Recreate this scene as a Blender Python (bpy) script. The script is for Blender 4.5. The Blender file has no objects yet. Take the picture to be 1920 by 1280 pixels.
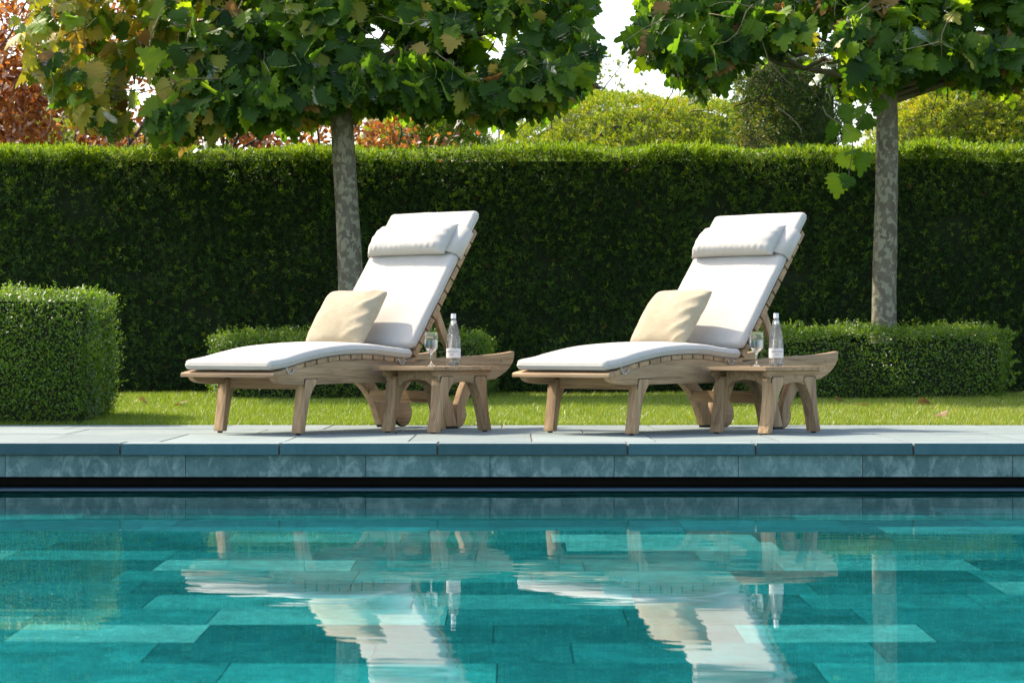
import bpy, bmesh, math, random
import numpy as np
from mathutils import Vector, noise as mnoise

random.seed(7)
rng = np.random.default_rng(11)
sc = bpy.context.scene
C = sc.collection

# ------------------------------------------------------------------ camera
F_PX, HOR, CAMZ = 4533.0, 654.6, 0.47          # focal length and horizon in photo pixels (1920 wide), eye above the paving
cam_d = bpy.data.cameras.new('camera')
cam_d.sensor_width = 36.0
cam_d.lens = F_PX / 1920 * 36.0
cam_d.shift_y = (HOR - 640) / 1920
cam_d.clip_end = 3000
cam_d.dof.use_dof = True
cam_d.dof.focus_distance = 13.7
cam_d.dof.aperture_fstop = 9.0
cam = bpy.data.objects.new('camera', cam_d)
C.objects.link(cam)
cam.location = (0, 0, CAMZ)
cam.rotation_euler = (math.radians(90), 0, 0)
sc.camera = cam

# ------------------------------------------------------------------ light
SUN = Vector((-0.80, 0.47, 1.05)).normalized()   # towards the sun: behind the hedge and to the left
el = math.asin(SUN.z)
az = math.atan2(SUN.x, SUN.y)
w = bpy.data.worlds.new('World'); sc.world = w; w.use_nodes = True
nt = w.node_tree; nt.nodes.clear()
sky = nt.nodes.new('ShaderNodeTexSky'); sky.sky_type = 'NISHITA'; sky.sun_disc = False
sky.sun_elevation = el; sky.sun_rotation = az
sky.air_density = 1.0; sky.dust_density = 2.0; sky.ozone_density = 1.0
bg = nt.nodes.new('ShaderNodeBackground'); bg.inputs['Strength'].default_value = 0.15
wo = nt.nodes.new('ShaderNodeOutputWorld')
nt.links.new(sky.outputs[0], bg.inputs[0]); nt.links.new(bg.outputs[0], wo.inputs[0])
sd = bpy.data.lights.new('sun', 'SUN'); sd.energy = 2.6; sd.angle = math.radians(0.53); sd.color = (1.0, 0.94, 0.84)
sun = bpy.data.objects.new('sun', sd); C.objects.link(sun)
sun.rotation_euler = SUN.to_track_quat('Z', 'Y').to_euler(); sun.location = (-6, 9, 12)
sc.view_settings.view_transform = 'Standard'; sc.view_settings.look = 'None'
sc.view_settings.exposure = 1.55; sc.view_settings.gamma = 1.0; sc.view_settings.use_curve_mapping = False
sc.view_settings.use_white_balance = True; sc.view_settings.white_balance_temperature = 7350; sc.view_settings.white_balance_tint = 12
sc.render.engine = 'CYCLES'
cy = sc.cycles
cy.use_denoising = True; cy.max_bounces = 14; cy.transparent_max_bounces = 16; cy.transmission_bounces = 12
cy.diffuse_bounces = 4; cy.glossy_bounces = 5; cy.sample_clamp_indirect = 8.0
cy.caustics_reflective = False; cy.caustics_refractive = True

# ------------------------------------------------------------------ helpers
def px_x(px, Y): return (px - 960) * Y / F_PX
def px_z(py, Y): return CAMZ - (py - HOR) * Y / F_PX

def tag(o, label=None, cat=None, group=None, kind=None):
    if label: o['label'] = label
    if cat: o['category'] = cat
    if group: o['group'] = group
    if kind: o['kind'] = kind
    return o

def empty(name, loc, rz=0.0):
    o = bpy.data.objects.new(name, None); C.objects.link(o)
    o.location = loc; o.rotation_euler = (0, 0, rz); o.empty_display_size = 0.1
    return o

def link(name, me, parent=None, loc=None, rot=None):
    o = bpy.data.objects.new(name, me); C.objects.link(o)
    if parent is not None: o.parent = parent
    if loc is not None: o.location = loc
    if rot is not None: o.rotation_euler = rot
    return o

def np_mesh(name, verts, faces, mats, midx=None, smooth=False, attrs=None):
    """verts (N,3); faces (M,k) with equal k"""
    me = bpy.data.meshes.new(name)
    v = np.asarray(verts, dtype=np.float32).reshape(-1, 3); f = np.asarray(faces, dtype=np.int32)
    me.vertices.add(len(v)); me.vertices.foreach_set('co', v.ravel())
    k = f.shape[1]
    me.loops.add(f.size); me.loops.foreach_set('vertex_index', f.ravel())
    me.polygons.add(len(f))
    me.polygons.foreach_set('loop_start', np.arange(0, f.size, k, dtype=np.int32))
    me.polygons.foreach_set('loop_total', np.full(len(f), k, dtype=np.int32))
    for m in (mats if isinstance(mats, (list, tuple)) else [mats]): me.materials.append(m)
    if midx is not None: me.polygons.foreach_set('material_index', np.asarray(midx, dtype=np.int32))
    if smooth: me.polygons.foreach_set('use_smooth', np.ones(len(f), dtype=bool))
    me.update(calc_edges=True)
    for n, a in (attrs or {}).items():
        at = me.attributes.new(n, 'FLOAT', 'FACE'); at.data.foreach_set('value', np.asarray(a, dtype=np.float32))
    return me

def py_mesh(name, verts, faces, mat, smooth=False):
    me = bpy.data.meshes.new(name); me.from_pydata([tuple(v) for v in verts], [], [tuple(f) for f in faces])
    me.materials.append(mat)
    if smooth:
        for p in me.polygons: p.use_smooth = True
    me.update(); return me

def bm_mesh(name, bm, mat, bevel=0.0, seg=1, smooth_angle=None):
    if bevel > 0:
        bmesh.ops.bevel(bm, geom=[e for e in bm.edges if len(e.link_faces) == 2 and e.calc_face_angle(0) > 0.6],
                        offset=bevel, segments=seg, affect='EDGES', profile=0.6, clamp_overlap=True)
    bmesh.ops.recalc_face_normals(bm, faces=bm.faces)
    me = bpy.data.meshes.new(name); bm.to_mesh(me); bm.free(); me.materials.append(mat)
    if smooth_angle is not None:
        for p in me.polygons: p.use_smooth = True
        me.set_sharp_from_angle(angle=smooth_angle)
    return me

def box_mesh(name, x0, x1, y0, y1, z0, z1, mat, bevel=0.003, seg=1):
    bm = bmesh.new()
    vs = [bm.verts.new(p) for p in ((x0,y0,z0),(x1,y0,z0),(x1,y1,z0),(x0,y1,z0),(x0,y0,z1),(x1,y0,z1),(x1,y1,z1),(x0,y1,z1))]
    for f in ((0,3,2,1),(4,5,6,7),(0,1,5,4),(1,2,6,5),(2,3,7,6),(3,0,4,7)): bm.faces.new([vs[i] for i in f])
    return bm_mesh(name, bm, mat, bevel, seg)

def prism_mesh(name, prof, v0, v1, mat, bevel=0.004, seg=2):
    """profile polygon in (x,z), extruded along y from v0 to v1"""
    bm = bmesh.new()
    a = [bm.verts.new((p[0], v0, p[1])) for p in prof]; b = [bm.verts.new((p[0], v1, p[1])) for p in prof]
    n = len(prof)
    bm.faces.new(a); bm.faces.new(list(reversed(b)))
    for i in range(n): bm.faces.new((a[i], b[i], b[(i+1) % n], a[(i+1) % n]))
    bmesh.ops.recalc_face_normals(bm, faces=bm.faces)
    return bm_mesh(name, bm, mat, bevel, seg, smooth_angle=math.radians(28))

def lathe_mesh(name, prof, mat, n=40, smooth=True, close=False):
    verts, faces = [], []
    for r, z in prof:
        for i in range(n):
            a = 2*math.pi*i/n; verts.append((r*math.cos(a), r*math.sin(a), z))
    m = len(prof)
    for j in range(m - (0 if close else 1)):
        j2 = (j+1) % m
        for i in range(n):
            i2 = (i+1) % n
            faces.append((j*n+i, j*n+i2, j2*n+i2, j2*n+i))
    me = py_mesh(name, verts, faces, mat)
    bm = bmesh.new(); bm.from_mesh(me); bmesh.ops.remove_doubles(bm, verts=bm.verts, dist=1e-6)
    bmesh.ops.recalc_face_normals(bm, faces=bm.faces); bm.to_mesh(me); bm.free()
    if smooth:
        for p in me.polygons: p.use_smooth = True
        me.set_sharp_from_angle(angle=math.radians(50))
    return me

def tube(pts, radii, n=8):
    """numpy tube through pts: verts, quad faces"""
    pts = [Vector(p) for p in pts]; V, Fc = [], []
    up = Vector((0.31, 0.87, 0.38))
    for i, p in enumerate(pts):
        d = (pts[min(i+1, len(pts)-1)] - pts[max(i-1, 0)]).normalized()
        s = d.cross(up).normalized(); t = s.cross(d)
        for k in range(n):
            a = 2*math.pi*k/n
            V.append(p + (s*math.cos(a) + t*math.sin(a))*radii[i])
    for i in range(len(pts)-1):
        for k in range(n):
            k2 = (k+1) % n
            Fc.append((i*n+k, i*n+k2, (i+1)*n+k2, (i+1)*n+k))
    return V, Fc

# ------------------------------------------------------------------ materials
def new_mat(name):
    m = bpy.data.materials.new(name); m.use_nodes = True
    m.node_tree.nodes.clear(); return m, m.node_tree
def N(t, typ, **kw):
    n = t.nodes.new(typ)
    for k, v in kw.items():
        if k in n.inputs: n.inputs[k].default_value = v
        else: setattr(n, k, v)
    return n
def ramp(t, fac, stops):
    r = t.nodes.new('ShaderNodeValToRGB')
    while len(r.color_ramp.elements) < len(stops): r.color_ramp.elements.new(0.5)
    for e, (p, c) in zip(r.color_ramp.elements, stops): e.position = p; e.color = (*c, 1)
    t.links.new(fac, r.inputs[0]); return r.outputs[0]
def principled(t, col=None, rough=0.6, spec=0.4, bump=None):
    p = N(t, 'ShaderNodeBsdfPrincipled'); p.inputs['Roughness'].default_value = rough
    p.inputs['Specular IOR Level'].default_value = spec
    o = N(t, 'ShaderNodeOutputMaterial'); t.links.new(p.outputs[0], o.inputs[0])
    if col is not None:
        if isinstance(col, tuple): p.inputs['Base Color'].default_value = (*col, 1)
        else: t.links.new(col, p.inputs['Base Color'])
    if bump is not None: t.links.new(bump, p.inputs['Normal'])
    return p
def bump(t, h, dist, strength=1.0):
    b = N(t, 'ShaderNodeBump'); b.inputs['Distance'].default_value = dist; b.inputs['Strength'].default_value = strength
    t.links.new(h, b.inputs['Height']); return b.outputs[0]
def coords(t, kind='Object', scale=(1,1,1), rnd=False):
    c = N(t, 'ShaderNodeTexCoord'); m = N(t, 'ShaderNodeMapping'); m.inputs['Scale'].default_value = scale
    t.links.new(c.outputs[kind], m.inputs['Vector'])
    if rnd:   # every object gets its own stretch of the pattern
        oi = N(t, 'ShaderNodeObjectInfo'); mu = N(t, 'ShaderNodeVectorMath', operation='SCALE'); mu.inputs[0].default_value = (37, 51, 23)
        t.links.new(oi.outputs['Random'], mu.inputs['Scale']); t.links.new(mu.outputs[0], m.inputs['Location'])
    return m.outputs[0]
def tex(t, typ, vec, **kw):
    n = N(t, typ, **kw); t.links.new(vec, n.inputs['Vector']); return n
def mixc(t, fac, a, b, blend='MIX'):
    m = N(t, 'ShaderNodeMix', data_type='RGBA', blend_type=blend)
    for s, v in ((0, fac), (6, a), (7, b)):
        if isinstance(v, (int, float)): m.inputs[s].default_value = v
        elif isinstance(v, tuple): m.inputs[s].default_value = (*v, 1)
        else: t.links.new(v, m.inputs[s])
    return m.outputs[2]

def mat_wood(axis):
    m, t = new_mat('weathered_teak_' + 'xyz'[axis])
    s = [26.0]*3; s[axis] = 1.3
    v = coords(t, 'Object', tuple(s), rnd=True)
    n1 = tex(t, 'ShaderNodeTexNoise', v, Scale=2.2, Detail=6.0, Roughness=0.65, Distortion=0.6)
    s2 = [7.0]*3; s2[axis] = 1.0
    n2 = tex(t, 'ShaderNodeTexNoise', coords(t, 'Object', tuple(s2), rnd=True), Scale=1.5, Detail=3.0)
    c1 = ramp(t, n1.outputs[0], [(0.28, (0.20, 0.134, 0.078)), (0.48, (0.39, 0.275, 0.165)), (0.75, (0.52, 0.395, 0.255))])
    c2 = ramp(t, n2.outputs[0], [(0.3, (0.70, 0.70, 0.72)), (0.7, (1.05, 1.0, 0.93))])
    oi = N(t, 'ShaderNodeObjectInfo')
    c3 = ramp(t, oi.outputs['Random'], [(0.0, (0.88, 0.84, 0.80)), (1.0, (1.08, 1.04, 1.0))])
    col = mixc(t, 1.0, mixc(t, 1.0, c1, c2, 'MULTIPLY'), c3, 'MULTIPLY')
    principled(t, col, 0.72, 0.25, bump(t, n1.outputs[0], 0.0012))
    return m
WOODX, WOODY, WOODZ = mat_wood(0), mat_wood(1), mat_wood(2)

def mat_fabric(name, c_lo, c_hi, scale, wv=0.0004, tw=(1, 1, 1)):
    m, t = new_mat(name)
    v = coords(t, 'Object', (1, 1, 1))
    wa = tex(t, 'ShaderNodeTexWave', v, Scale=scale, Distortion=1.5, Detail=1.0, wave_type='BANDS', bands_direction='Y')
    wb = tex(t, 'ShaderNodeTexWave', v, Scale=scale, Distortion=1.5, Detail=1.0, wave_type='BANDS', bands_direction='Z')
    mm = N(t, 'ShaderNodeMath', operation='MULTIPLY'); t.links.new(wa.outputs[1], mm.inputs[0]); t.links.new(wb.outputs[1], mm.inputs[1])
    n = tex(t, 'ShaderNodeTexNoise', v, Scale=9.0, Detail=4.0)
    n2 = tex(t, 'ShaderNodeTexNoise', coords(t, 'Object', (30, 30, 220)), Scale=1.0, Detail=2.0)
    ad = N(t, 'ShaderNodeMath', operation='ADD'); t.links.new(n.outputs[0], ad.inputs[0]); t.links.new(n2.outputs[0], ad.inputs[1])
    hf = N(t, 'ShaderNodeMath', operation='MULTIPLY'); t.links.new(ad.outputs[0], hf.inputs[0]); hf.inputs[1].default_value = 0.5
    col = ramp(t, hf.outputs[0], [(0.35, c_lo), (0.65, c_hi)])
    b1 = bump(t, mm.outputs[0], wv)
    b = N(t, 'ShaderNodeBump'); b.inputs['Distance'].default_value = 0.010; b.inputs['Strength'].default_value = 0.35
    big = tex(t, 'ShaderNodeTexNoise', coords(t, 'Object', (6, 6, 6)), Scale=1.0, Detail=3.0, Distortion=0.8)
    t.links.new(big.outputs[0], b.inputs['Height']); t.links.new(b1, b.inputs['Normal'])
    p = principled(t, col, 0.9, 0.15, b.outputs[0])
    p.inputs['Sheen Weight'].default_value = 0.15
    return m
WHITE_FAB = mat_fabric('off_white_canvas', (0.49, 0.465, 0.42), (0.54, 0.515, 0.47), 220)
BEIGE_FAB = mat_fabric('straw_linen', (0.40, 0.335, 0.225), (0.50, 0.43, 0.30), 130, 0.0010)
PIPING = mat_fabric('cushion_piping', (0.44, 0.425, 0.39), (0.50, 0.485, 0.45), 260)

def mat_stone(name, dark, light, rough=0.75, vein=1.0, per_obj=0.25, bumpd=0.004, sc3=(1,1,1), streak=0.0, spec=0.35):
    m, t = new_mat(name)
    v = coords(t, 'Object', sc3, rnd=True)
    n1 = tex(t, 'ShaderNodeTexNoise', v, Scale=3.0, Detail=8.0, Roughness=0.6, Distortion=1.2)
    n2 = tex(t, 'ShaderNodeTexNoise', v, Scale=38.0, Detail=5.0, Roughness=0.7)
    mid = tuple((a+b)/2 for a, b in zip(dark, light))
    c = ramp(t, n1.outputs[0], [(0.25, dark), (0.5, mid), (0.75, light)])
    c = mixc(t, 0.35, c, ramp(t, n2.outputs[0], [(0.3, dark), (0.7, light)]))
    oi = N(t, 'ShaderNodeObjectInfo')
    lo, hi = 1 - per_obj, 1 + per_obj*0.6
    c = mixc(t, 1.0, c, ramp(t, oi.outputs['Random'], [(0, (lo,)*3), (1, (hi,)*3)]), 'MULTIPLY')
    if streak > 0:
        ns = tex(t, 'ShaderNodeTexNoise', coords(t, 'Object', (6, 1, 3.2), rnd=True), Scale=2.6, Detail=9.0, Roughness=0.72, Distortion=0.5)
        f = ramp(t, ns.outputs[0], [(0.47, (0, 0, 0)), (0.64, (streak,)*3)])
        c = mixc(t, f, c, (0.27, 0.41, 0.375))
    b1 = bump(t, n2.outputs[0], bumpd*0.4)
    b = N(t, 'ShaderNodeBump'); b.inputs['Distance'].default_value = bumpd; t.links.new(n1.outputs[0], b.inputs['Height']); t.links.new(b1, b.inputs['Normal'])
    principled(t, c, rough, spec, b.outputs[0])
    return m
SLATE = mat_stone('blue_grey_slate', (0.135, 0.185, 0.185), (0.25, 0.295, 0.28), per_obj=0.14)
COPE = mat_stone('slate_coping', (0.125, 0.18, 0.19), (0.235, 0.29, 0.29), per_obj=0.15)
WALLT = mat_stone('slate_riser', (0.045, 0.125, 0.12), (0.16, 0.30, 0.275), per_obj=0.12, bumpd=0.008, streak=0.9)
JOINT = mat_stone('mortar', (0.16, 0.13, 0.09), (0.26, 0.21, 0.15), per_obj=0)
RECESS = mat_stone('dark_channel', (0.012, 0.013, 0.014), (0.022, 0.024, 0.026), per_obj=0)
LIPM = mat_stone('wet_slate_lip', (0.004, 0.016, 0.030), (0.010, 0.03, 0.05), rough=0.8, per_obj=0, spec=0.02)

def mat_pool_tile():
    m, t = new_mat('submerged_green_slate')
    v = coords(t, 'Object', (1, 1, 1), rnd=True)
    n1 = tex(t, 'ShaderNodeTexNoise', v, Scale=5.0, Detail=8.0, Roughness=0.65, Distortion=1.0)
    n2 = tex(t, 'ShaderNodeTexNoise', v, Scale=30.0, Detail=4.0, Roughness=0.7)
    oi = N(t, 'ShaderNodeObjectInfo')
    base = ramp(t, oi.outputs['Random'], [(0, (0.0, 0.18, 0.20)), (0.45, (0.0, 0.27, 0.295)), (0.8, (0.01, 0.38, 0.395)), (1, (0.12, 0.56, 0.56))])
    c = mixc(t, 1.0, base, ramp(t, n1.outputs[0], [(0.28, (0.62, 0.66, 0.66)), (0.72, (1.32, 1.28, 1.25))]), 'MULTIPLY')
    c = mixc(t, 1.0, c, ramp(t, n2.outputs[0], [(0.3, (0.78,)*3), (0.7, (1.18,)*3)]), 'MULTIPLY')
    principled(t, c, 0.8, 0.0)
    return m
POOLT = mat_pool_tile()
POOLJ = mat_stone('pool_grout', (0.04, 0.11, 0.105), (0.07, 0.16, 0.145), per_obj=0)

def mat_water():
    m, t = new_mat('pool_water')
    n1 = tex(t, 'ShaderNodeTexNoise', coords(t, 'Object', (0.9, 4.6, 1)), Scale=1.0, Detail=2.0, Roughness=0.45)
    n2 = tex(t, 'ShaderNodeTexNoise', coords(t, 'Object', (0.35, 0.6, 1)), Scale=1.0, Detail=1.0)
    n3 = tex(t, 'ShaderNodeTexNoise', coords(t, 'Object', (5.0, 13.0, 1)), Scale=1.0, Detail=1.0)
    amp = ramp(t, n2.outputs[0], [(0.35, (0.25,)*3), (0.65, (1, 1, 1))])
    mm = N(t, 'ShaderNodeMath', operation='MULTIPLY'); t.links.new(n1.outputs[0], mm.inputs[0]); t.links.new(amp, mm.inputs[1])
    b1 = bump(t, mm.outputs[0], 0.0010)
    b = N(t, 'ShaderNodeBump'); b.inputs['Distance'].default_value = 0.00014
    t.links.new(n3.outputs[0], b.inputs['Height']); t.links.new(b1, b.inputs['Normal'])
    fr = N(t, 'ShaderNodeFresnel', IOR=1.38); t.links.new(b.outputs[0], fr.inputs['Normal'])
    re = N(t, 'ShaderNodeBsdfRefraction', IOR=1.333, Roughness=0.0); re.inputs['Color'].default_value = (0.62, 0.975, 0.985, 1)
    gl = N(t, 'ShaderNodeBsdfGlossy', Roughness=0.0)
    for x in (re, gl): t.links.new(b.outputs[0], x.inputs['Normal'])
    mx = N(t, 'ShaderNodeMixShader'); t.links.new(fr.outputs[0], mx.inputs[0]); t.links.new(re.outputs[0], mx.inputs[1]); t.links.new(gl.outputs[0], mx.inputs[2])
    o = N(t, 'ShaderNodeOutputMaterial'); t.links.new(mx.outputs[0], o.inputs[0])
    return m
WATER = mat_water()

def mat_leaf(name, stops, trans, rough=0.45, gloss=0.10, tfac=0.45, attr=True):
    m, t = new_mat(name)
    if attr:
        a = N(t, 'ShaderNodeAttribute', attribute_name='tint'); fac = a.outputs['Fac']
    else:
        oi = N(t, 'ShaderNodeObjectInfo'); fac = oi.outputs['Random']
    col = ramp(t, fac, stops)
    tcol = mixc(t, 1.0, col, tuple(trans), 'MULTIPLY')
    d = N(t, 'ShaderNodeBsdfDiffuse'); t.links.new(col, d.inputs[0])
    tr = N(t, 'ShaderNodeBsdfTranslucent'); t.links.new(tcol, tr.inputs[0])
    g = N(t, 'ShaderNodeBsdfGlossy', Roughness=rough)
    m1 = N(t, 'ShaderNodeMixShader'); m1.inputs[0].default_value = tfac
    t.links.new(d.outputs[0], m1.inputs[1]); t.links.new(tr.outputs[0], m1.inputs[2])
    fr = N(t, 'ShaderNodeFresnel', IOR=1.4)
    fm = N(t, 'ShaderNodeMath', operation='MULTIPLY'); t.links.new(fr.outputs[0], fm.inputs[0]); fm.inputs[1].default_value = gloss*10
    fc = N(t, 'ShaderNodeMath', operation='MINIMUM'); t.links.new(fm.outputs[0], fc.inputs[0]); fc.inputs[1].default_value = 0.6
    m2 = N(t, 'ShaderNodeMixShader'); t.links.new(fc.outputs[0], m2.inputs[0]); t.links.new(m1.outputs[0], m2.inputs[1]); t.links.new(g.outputs[0], m2.inputs[2])
    o = N(t, 'ShaderNodeOutputMaterial'); t.links.new(m2.outputs[0], o.inputs[0])
    return m
PLANE_G = mat_leaf('plane_leaf_green', [(0, (0.0155, 0.0494, 0.0104)), (0.55, (0.0442, 0.1066, 0.0156)), (1, (0.1326, 0.2210, 0.0234))], (5.5, 4.6, 1.2), 0.45, 0.03, 0.5)
PLANE_Y = mat_leaf('plane_leaf_yellow', [(0, (0.22, 0.25, 0.025)), (0.5, (0.34, 0.32, 0.04)), (1, (0.40, 0.29, 0.06))], (2.0, 1.8, 0.7), 0.5, 0.06, 0.45)
PLANE_B = mat_leaf('plane_leaf_bronze', [(0, (0.22, 0.115, 0.03)), (1, (0.30, 0.17, 0.05))], (1.6, 1.2, 0.8), 0.5, 0.06, 0.4)
YEW = mat_leaf('yew_needles', [(0, (0.0192, 0.058, 0.014)), (0.6, (0.0544, 0.125, 0.024)), (0.93, (0.1200, 0.21, 0.03)), (1, (0.1600, 0.09, 0.03))], (2.4, 2.2, 1.2), 0.55, 0.007, 0.35)
YEW_GOLD = mat_leaf('golden_yew_needles', [(0, (0.121, 0.194, 0.015)), (0.6, (0.220, 0.294, 0.022)), (1, (0.425, 0.350, 0.037))], (1.9, 1.8, 0.7), 0.6, 0.006, 0.40)
YEW_NEW_LIT = mat_leaf('fresh_sunlit_yew', [(0, (0.0680, 0.155, 0.014)), (0.6, (0.1520, 0.27, 0.02)), (1, (0.2720, 0.35, 0.035))], (1.9, 1.8, 0.7), 0.55, 0.008, 0.42)
YEW_MID = mat_leaf('mid_yew_needles', [(0, (0.0240, 0.062, 0.010)), (0.6, (0.0560, 0.115, 0.014)), (1, (0.2000, 0.20, 0.025))], (1.9, 1.8, 0.7), 0.6, 0.008, 0.38)
BOX = mat_leaf('box_leaves', [(0, (0.0440, 0.105, 0.012)), (0.6, (0.1080, 0.205, 0.02)), (0.95, (0.2000, 0.30, 0.035)), (1, (0.2000, 0.10, 0.03))], (2.0, 1.9, 1.0), 0.5, 0.010, 0.38)
COPPER = mat_leaf('copper_leaves', [(0, (0.10, 0.035, 0.02)), (0.5, (0.29, 0.115, 0.03)), (1, (0.46, 0.27, 0.09))], (1.8, 1.4, 1.0), 0.55, 0.02, 0.45)
PALE = mat_leaf('pale_leaves', [(0, (0.10, 0.14, 0.04)), (1, (0.26, 0.28, 0.12))], (1.6, 1.6, 1.1), 0.55, 0.02, 0.45)
GRASS = mat_leaf('grass_blades', [(0, (0.1104, 0.20, 0.018)), (0.6, (0.2024, 0.30, 0.028)), (0.88, (0.3128, 0.36, 0.06)), (1, (0.5000, 0.42, 0.16))], (1.9, 1.8, 0.9), 0.55, 0.02, 0.38)

def mat_plain(name, c0, c1, scale=6, rough=0.8, spec=0.2, bd=0.003):
    m, t = new_mat(name)
    n = tex(t, 'ShaderNodeTexNoise', coords(t, 'Object'), Scale=scale, Detail=6.0, Roughness=0.65)
    principled(t, ramp(t, n.outputs[0], [(0.3, c0), (0.7, c1)]), rough, spec, bump(t, n.outputs[0], bd)); return m
SOIL = mat_plain('lawn_thatch', (0.035, 0.055, 0.012), (0.09, 0.11, 0.03), 14)
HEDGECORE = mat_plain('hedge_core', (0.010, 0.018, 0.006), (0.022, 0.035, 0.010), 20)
GOLDCORE = mat_plain('topiary_core', (0.03, 0.045, 0.008), (0.07, 0.085, 0.014), 20)
RUBBER = mat_plain('dark_rubber', (0.02, 0.02, 0.02), (0.035, 0.033, 0.03), 30)
TWIG = mat_plain('twig_bark', (0.10, 0.085, 0.045), (0.20, 0.17, 0.09), 20)
DARKTWIG = mat_plain('dark_twig_bark', (0.05, 0.035, 0.028), (0.12, 0.09, 0.07), 20)
CAPM = mat_plain('white_cap', (0.72, 0.73, 0.74), (0.78, 0.79, 0.80), 30, 0.35, 0.5, 0.0)
LABELM = mat_plain('paper_label', (0.66, 0.67, 0.66), (0.74, 0.75, 0.74), 20, 0.5, 0.4, 0.0)
INK = mat_plain('label_ink', (0.05, 0.07, 0.09), (0.07, 0.09, 0.12), 20, 0.5, 0.3, 0.0)
METAL = mat_plain('zinc_plug', (0.30, 0.33, 0.30), (0.42, 0.45, 0.40), 40, 0.5, 0.5, 0.0005)

def mat_bark():
    m, t = new_mat('plane_bark')
    v = coords(t, 'Object', (1, 1, 0.75))
    vo = tex(t, 'ShaderNodeTexVoronoi', v, Scale=21.0, Randomness=1.0)
    n = tex(t, 'ShaderNodeTexNoise', v, Scale=9.0, Detail=6.0, Roughness=0.7)
    n3 = tex(t, 'ShaderNodeTexNoise', v, Scale=4.0, Detail=2.0)
    big = tex(t, 'ShaderNodeTexNoise', v, Scale=24.0, Detail=3.0, Roughness=0.5, Distortion=0.7)
    su = N(t, 'ShaderNodeMath', operation='MULTIPLY_ADD'); t.links.new(vo.outputs['Distance'], su.inputs[0]); su.inputs[1].default_value = -0.28; t.links.new(big.outputs[0], su.inputs[2])
    su2 = N(t, 'ShaderNodeMath', operation='MULTIPLY_ADD'); t.links.new(n3.outputs[0], su2.inputs[0]); su2.inputs[1].default_value = 0.5; t.links.new(su.outputs[0], su2.inputs[2])
    patch = ramp(t, su2.outputs[0], [(0.64, (0, 0, 0)), (0.67, (1, 1, 1))])
    base = ramp(t, n.outputs[0], [(0.3, (0.105, 0.092, 0.066)), (0.7, (0.20, 0.18, 0.13))])
    c = mixc(t, patch, base, (0.27, 0.26, 0.18))
    principled(t, c, 0.85, 0.2, bump(t, su2.outputs[0], 0.004)); return m
BARK = mat_bark()

def mat_glass(name, facet=False):
    m, t = new_mat(name)
    g = N(t, 'ShaderNodeBsdfGlass', IOR=1.48, Roughness=0.0); g.inputs['Color'].default_value = (0.97, 0.985, 0.98, 1)
    if facet:   # moulded lozenge relief
        c = N(t, 'ShaderNodeTexCoord'); sp = N(t, 'ShaderNodeSeparateXYZ'); t.links.new(c.outputs['Object'], sp.inputs[0])
        at = N(t, 'ShaderNodeMath', operation='ARCTAN2'); t.links.new(sp.outputs[1], at.inputs[0]); t.links.new(sp.outputs[0], at.inputs[1])
        outs = []
        for s in (1, -1):
            a = N(t, 'ShaderNodeMath', operation='MULTIPLY'); t.links.new(at.outputs[0], a.inputs[0]); a.inputs[1].default_value = 14.0*s
            z = N(t, 'ShaderNodeMath', operation='MULTIPLY'); t.links.new(sp.outputs[2], z.inputs[0]); z.inputs[1].default_value = 420.0
            ad = N(t, 'ShaderNodeMath', operation='ADD'); t.links.new(a.outputs[0], ad.inputs[0]); t.links.new(z.outputs[0], ad.inputs[1])
            si = N(t, 'ShaderNodeMath', operation='SINE'); t.links.new(ad.outputs[0], si.inputs[0]); outs.append(si.outputs[0])
        pr = N(t, 'ShaderNodeMath', operation='MULTIPLY'); t.links.new(outs[0], pr.inputs[0]); t.links.new(outs[1], pr.inputs[1])
        t.links.new(bump(t, pr.outputs[0], 0.0035), g.inputs['Normal'])
    o = N(t, 'ShaderNodeOutputMaterial'); t.links.new(g.outputs[0], o.inputs[0]); return m
GLASS = mat_glass('clear_glass'); GLASSF = mat_glass('moulded_glass', True)
def mat_drink():
    m, t = new_mat('drinking_water')
    g = N(t, 'ShaderNodeBsdfGlass', IOR=1.333, Roughness=0.0)
    o = N(t, 'ShaderNodeOutputMaterial'); t.links.new(g.outputs[0], o.inputs[0]); return m
DRINK = mat_drink()

# ------------------------------------------------------------------ setting: pool, paving, lawn
D_EDGE = 12.04            # pool edge of the paving
D_LAWN = 15.0             # where the lawn begins
Z_WATER = -0.218
LIP = 11.72               # inner face of the pool wall under water
DEPTH = 1.10
XW = 9.0

def lawn_z(y):
    return 0.0 if y < D_LAWN else min(0.12, 0.095*(y - D_LAWN)/3.2) - 0.004
# lawn: one sheet with the pool basin and paving left open
ys = [D_LAWN, 15.6, 16.2, 17, 18.2, 19.04, 22, 40, 120, 900]
V, Fc = [], []
xs = [-900, -60, -XW-3, -5, -2, 0, 2, 5, XW+3, 60, 900]
for y in ys:
    for x in xs: V.append((x, y, lawn_z(y)))
nx = len(xs)
for j in range(len(ys)-1):
    for i in range(nx-1): Fc.append((j*nx+i, j*nx+i+1, (j+1)*nx+i+1, (j+1)*nx+i))
def quad(x0, x1, y0, y1, z):
    b = len(V); V.extend([(x0,y0,z),(x1,y0,z),(x1,y1,z),(x0,y1,z)]); Fc.append((b,b+1,b+2,b+3))
quad(-900, -XW-3, -900, D_LAWN, -0.004); quad(XW+3, 900, -900, D_LAWN, -0.004); quad(-XW-3, XW+3, -900, -6, -0.004)
tag(link('lawn', py_mesh('lawn', V, Fc, SOIL)), kind='structure')

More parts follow.
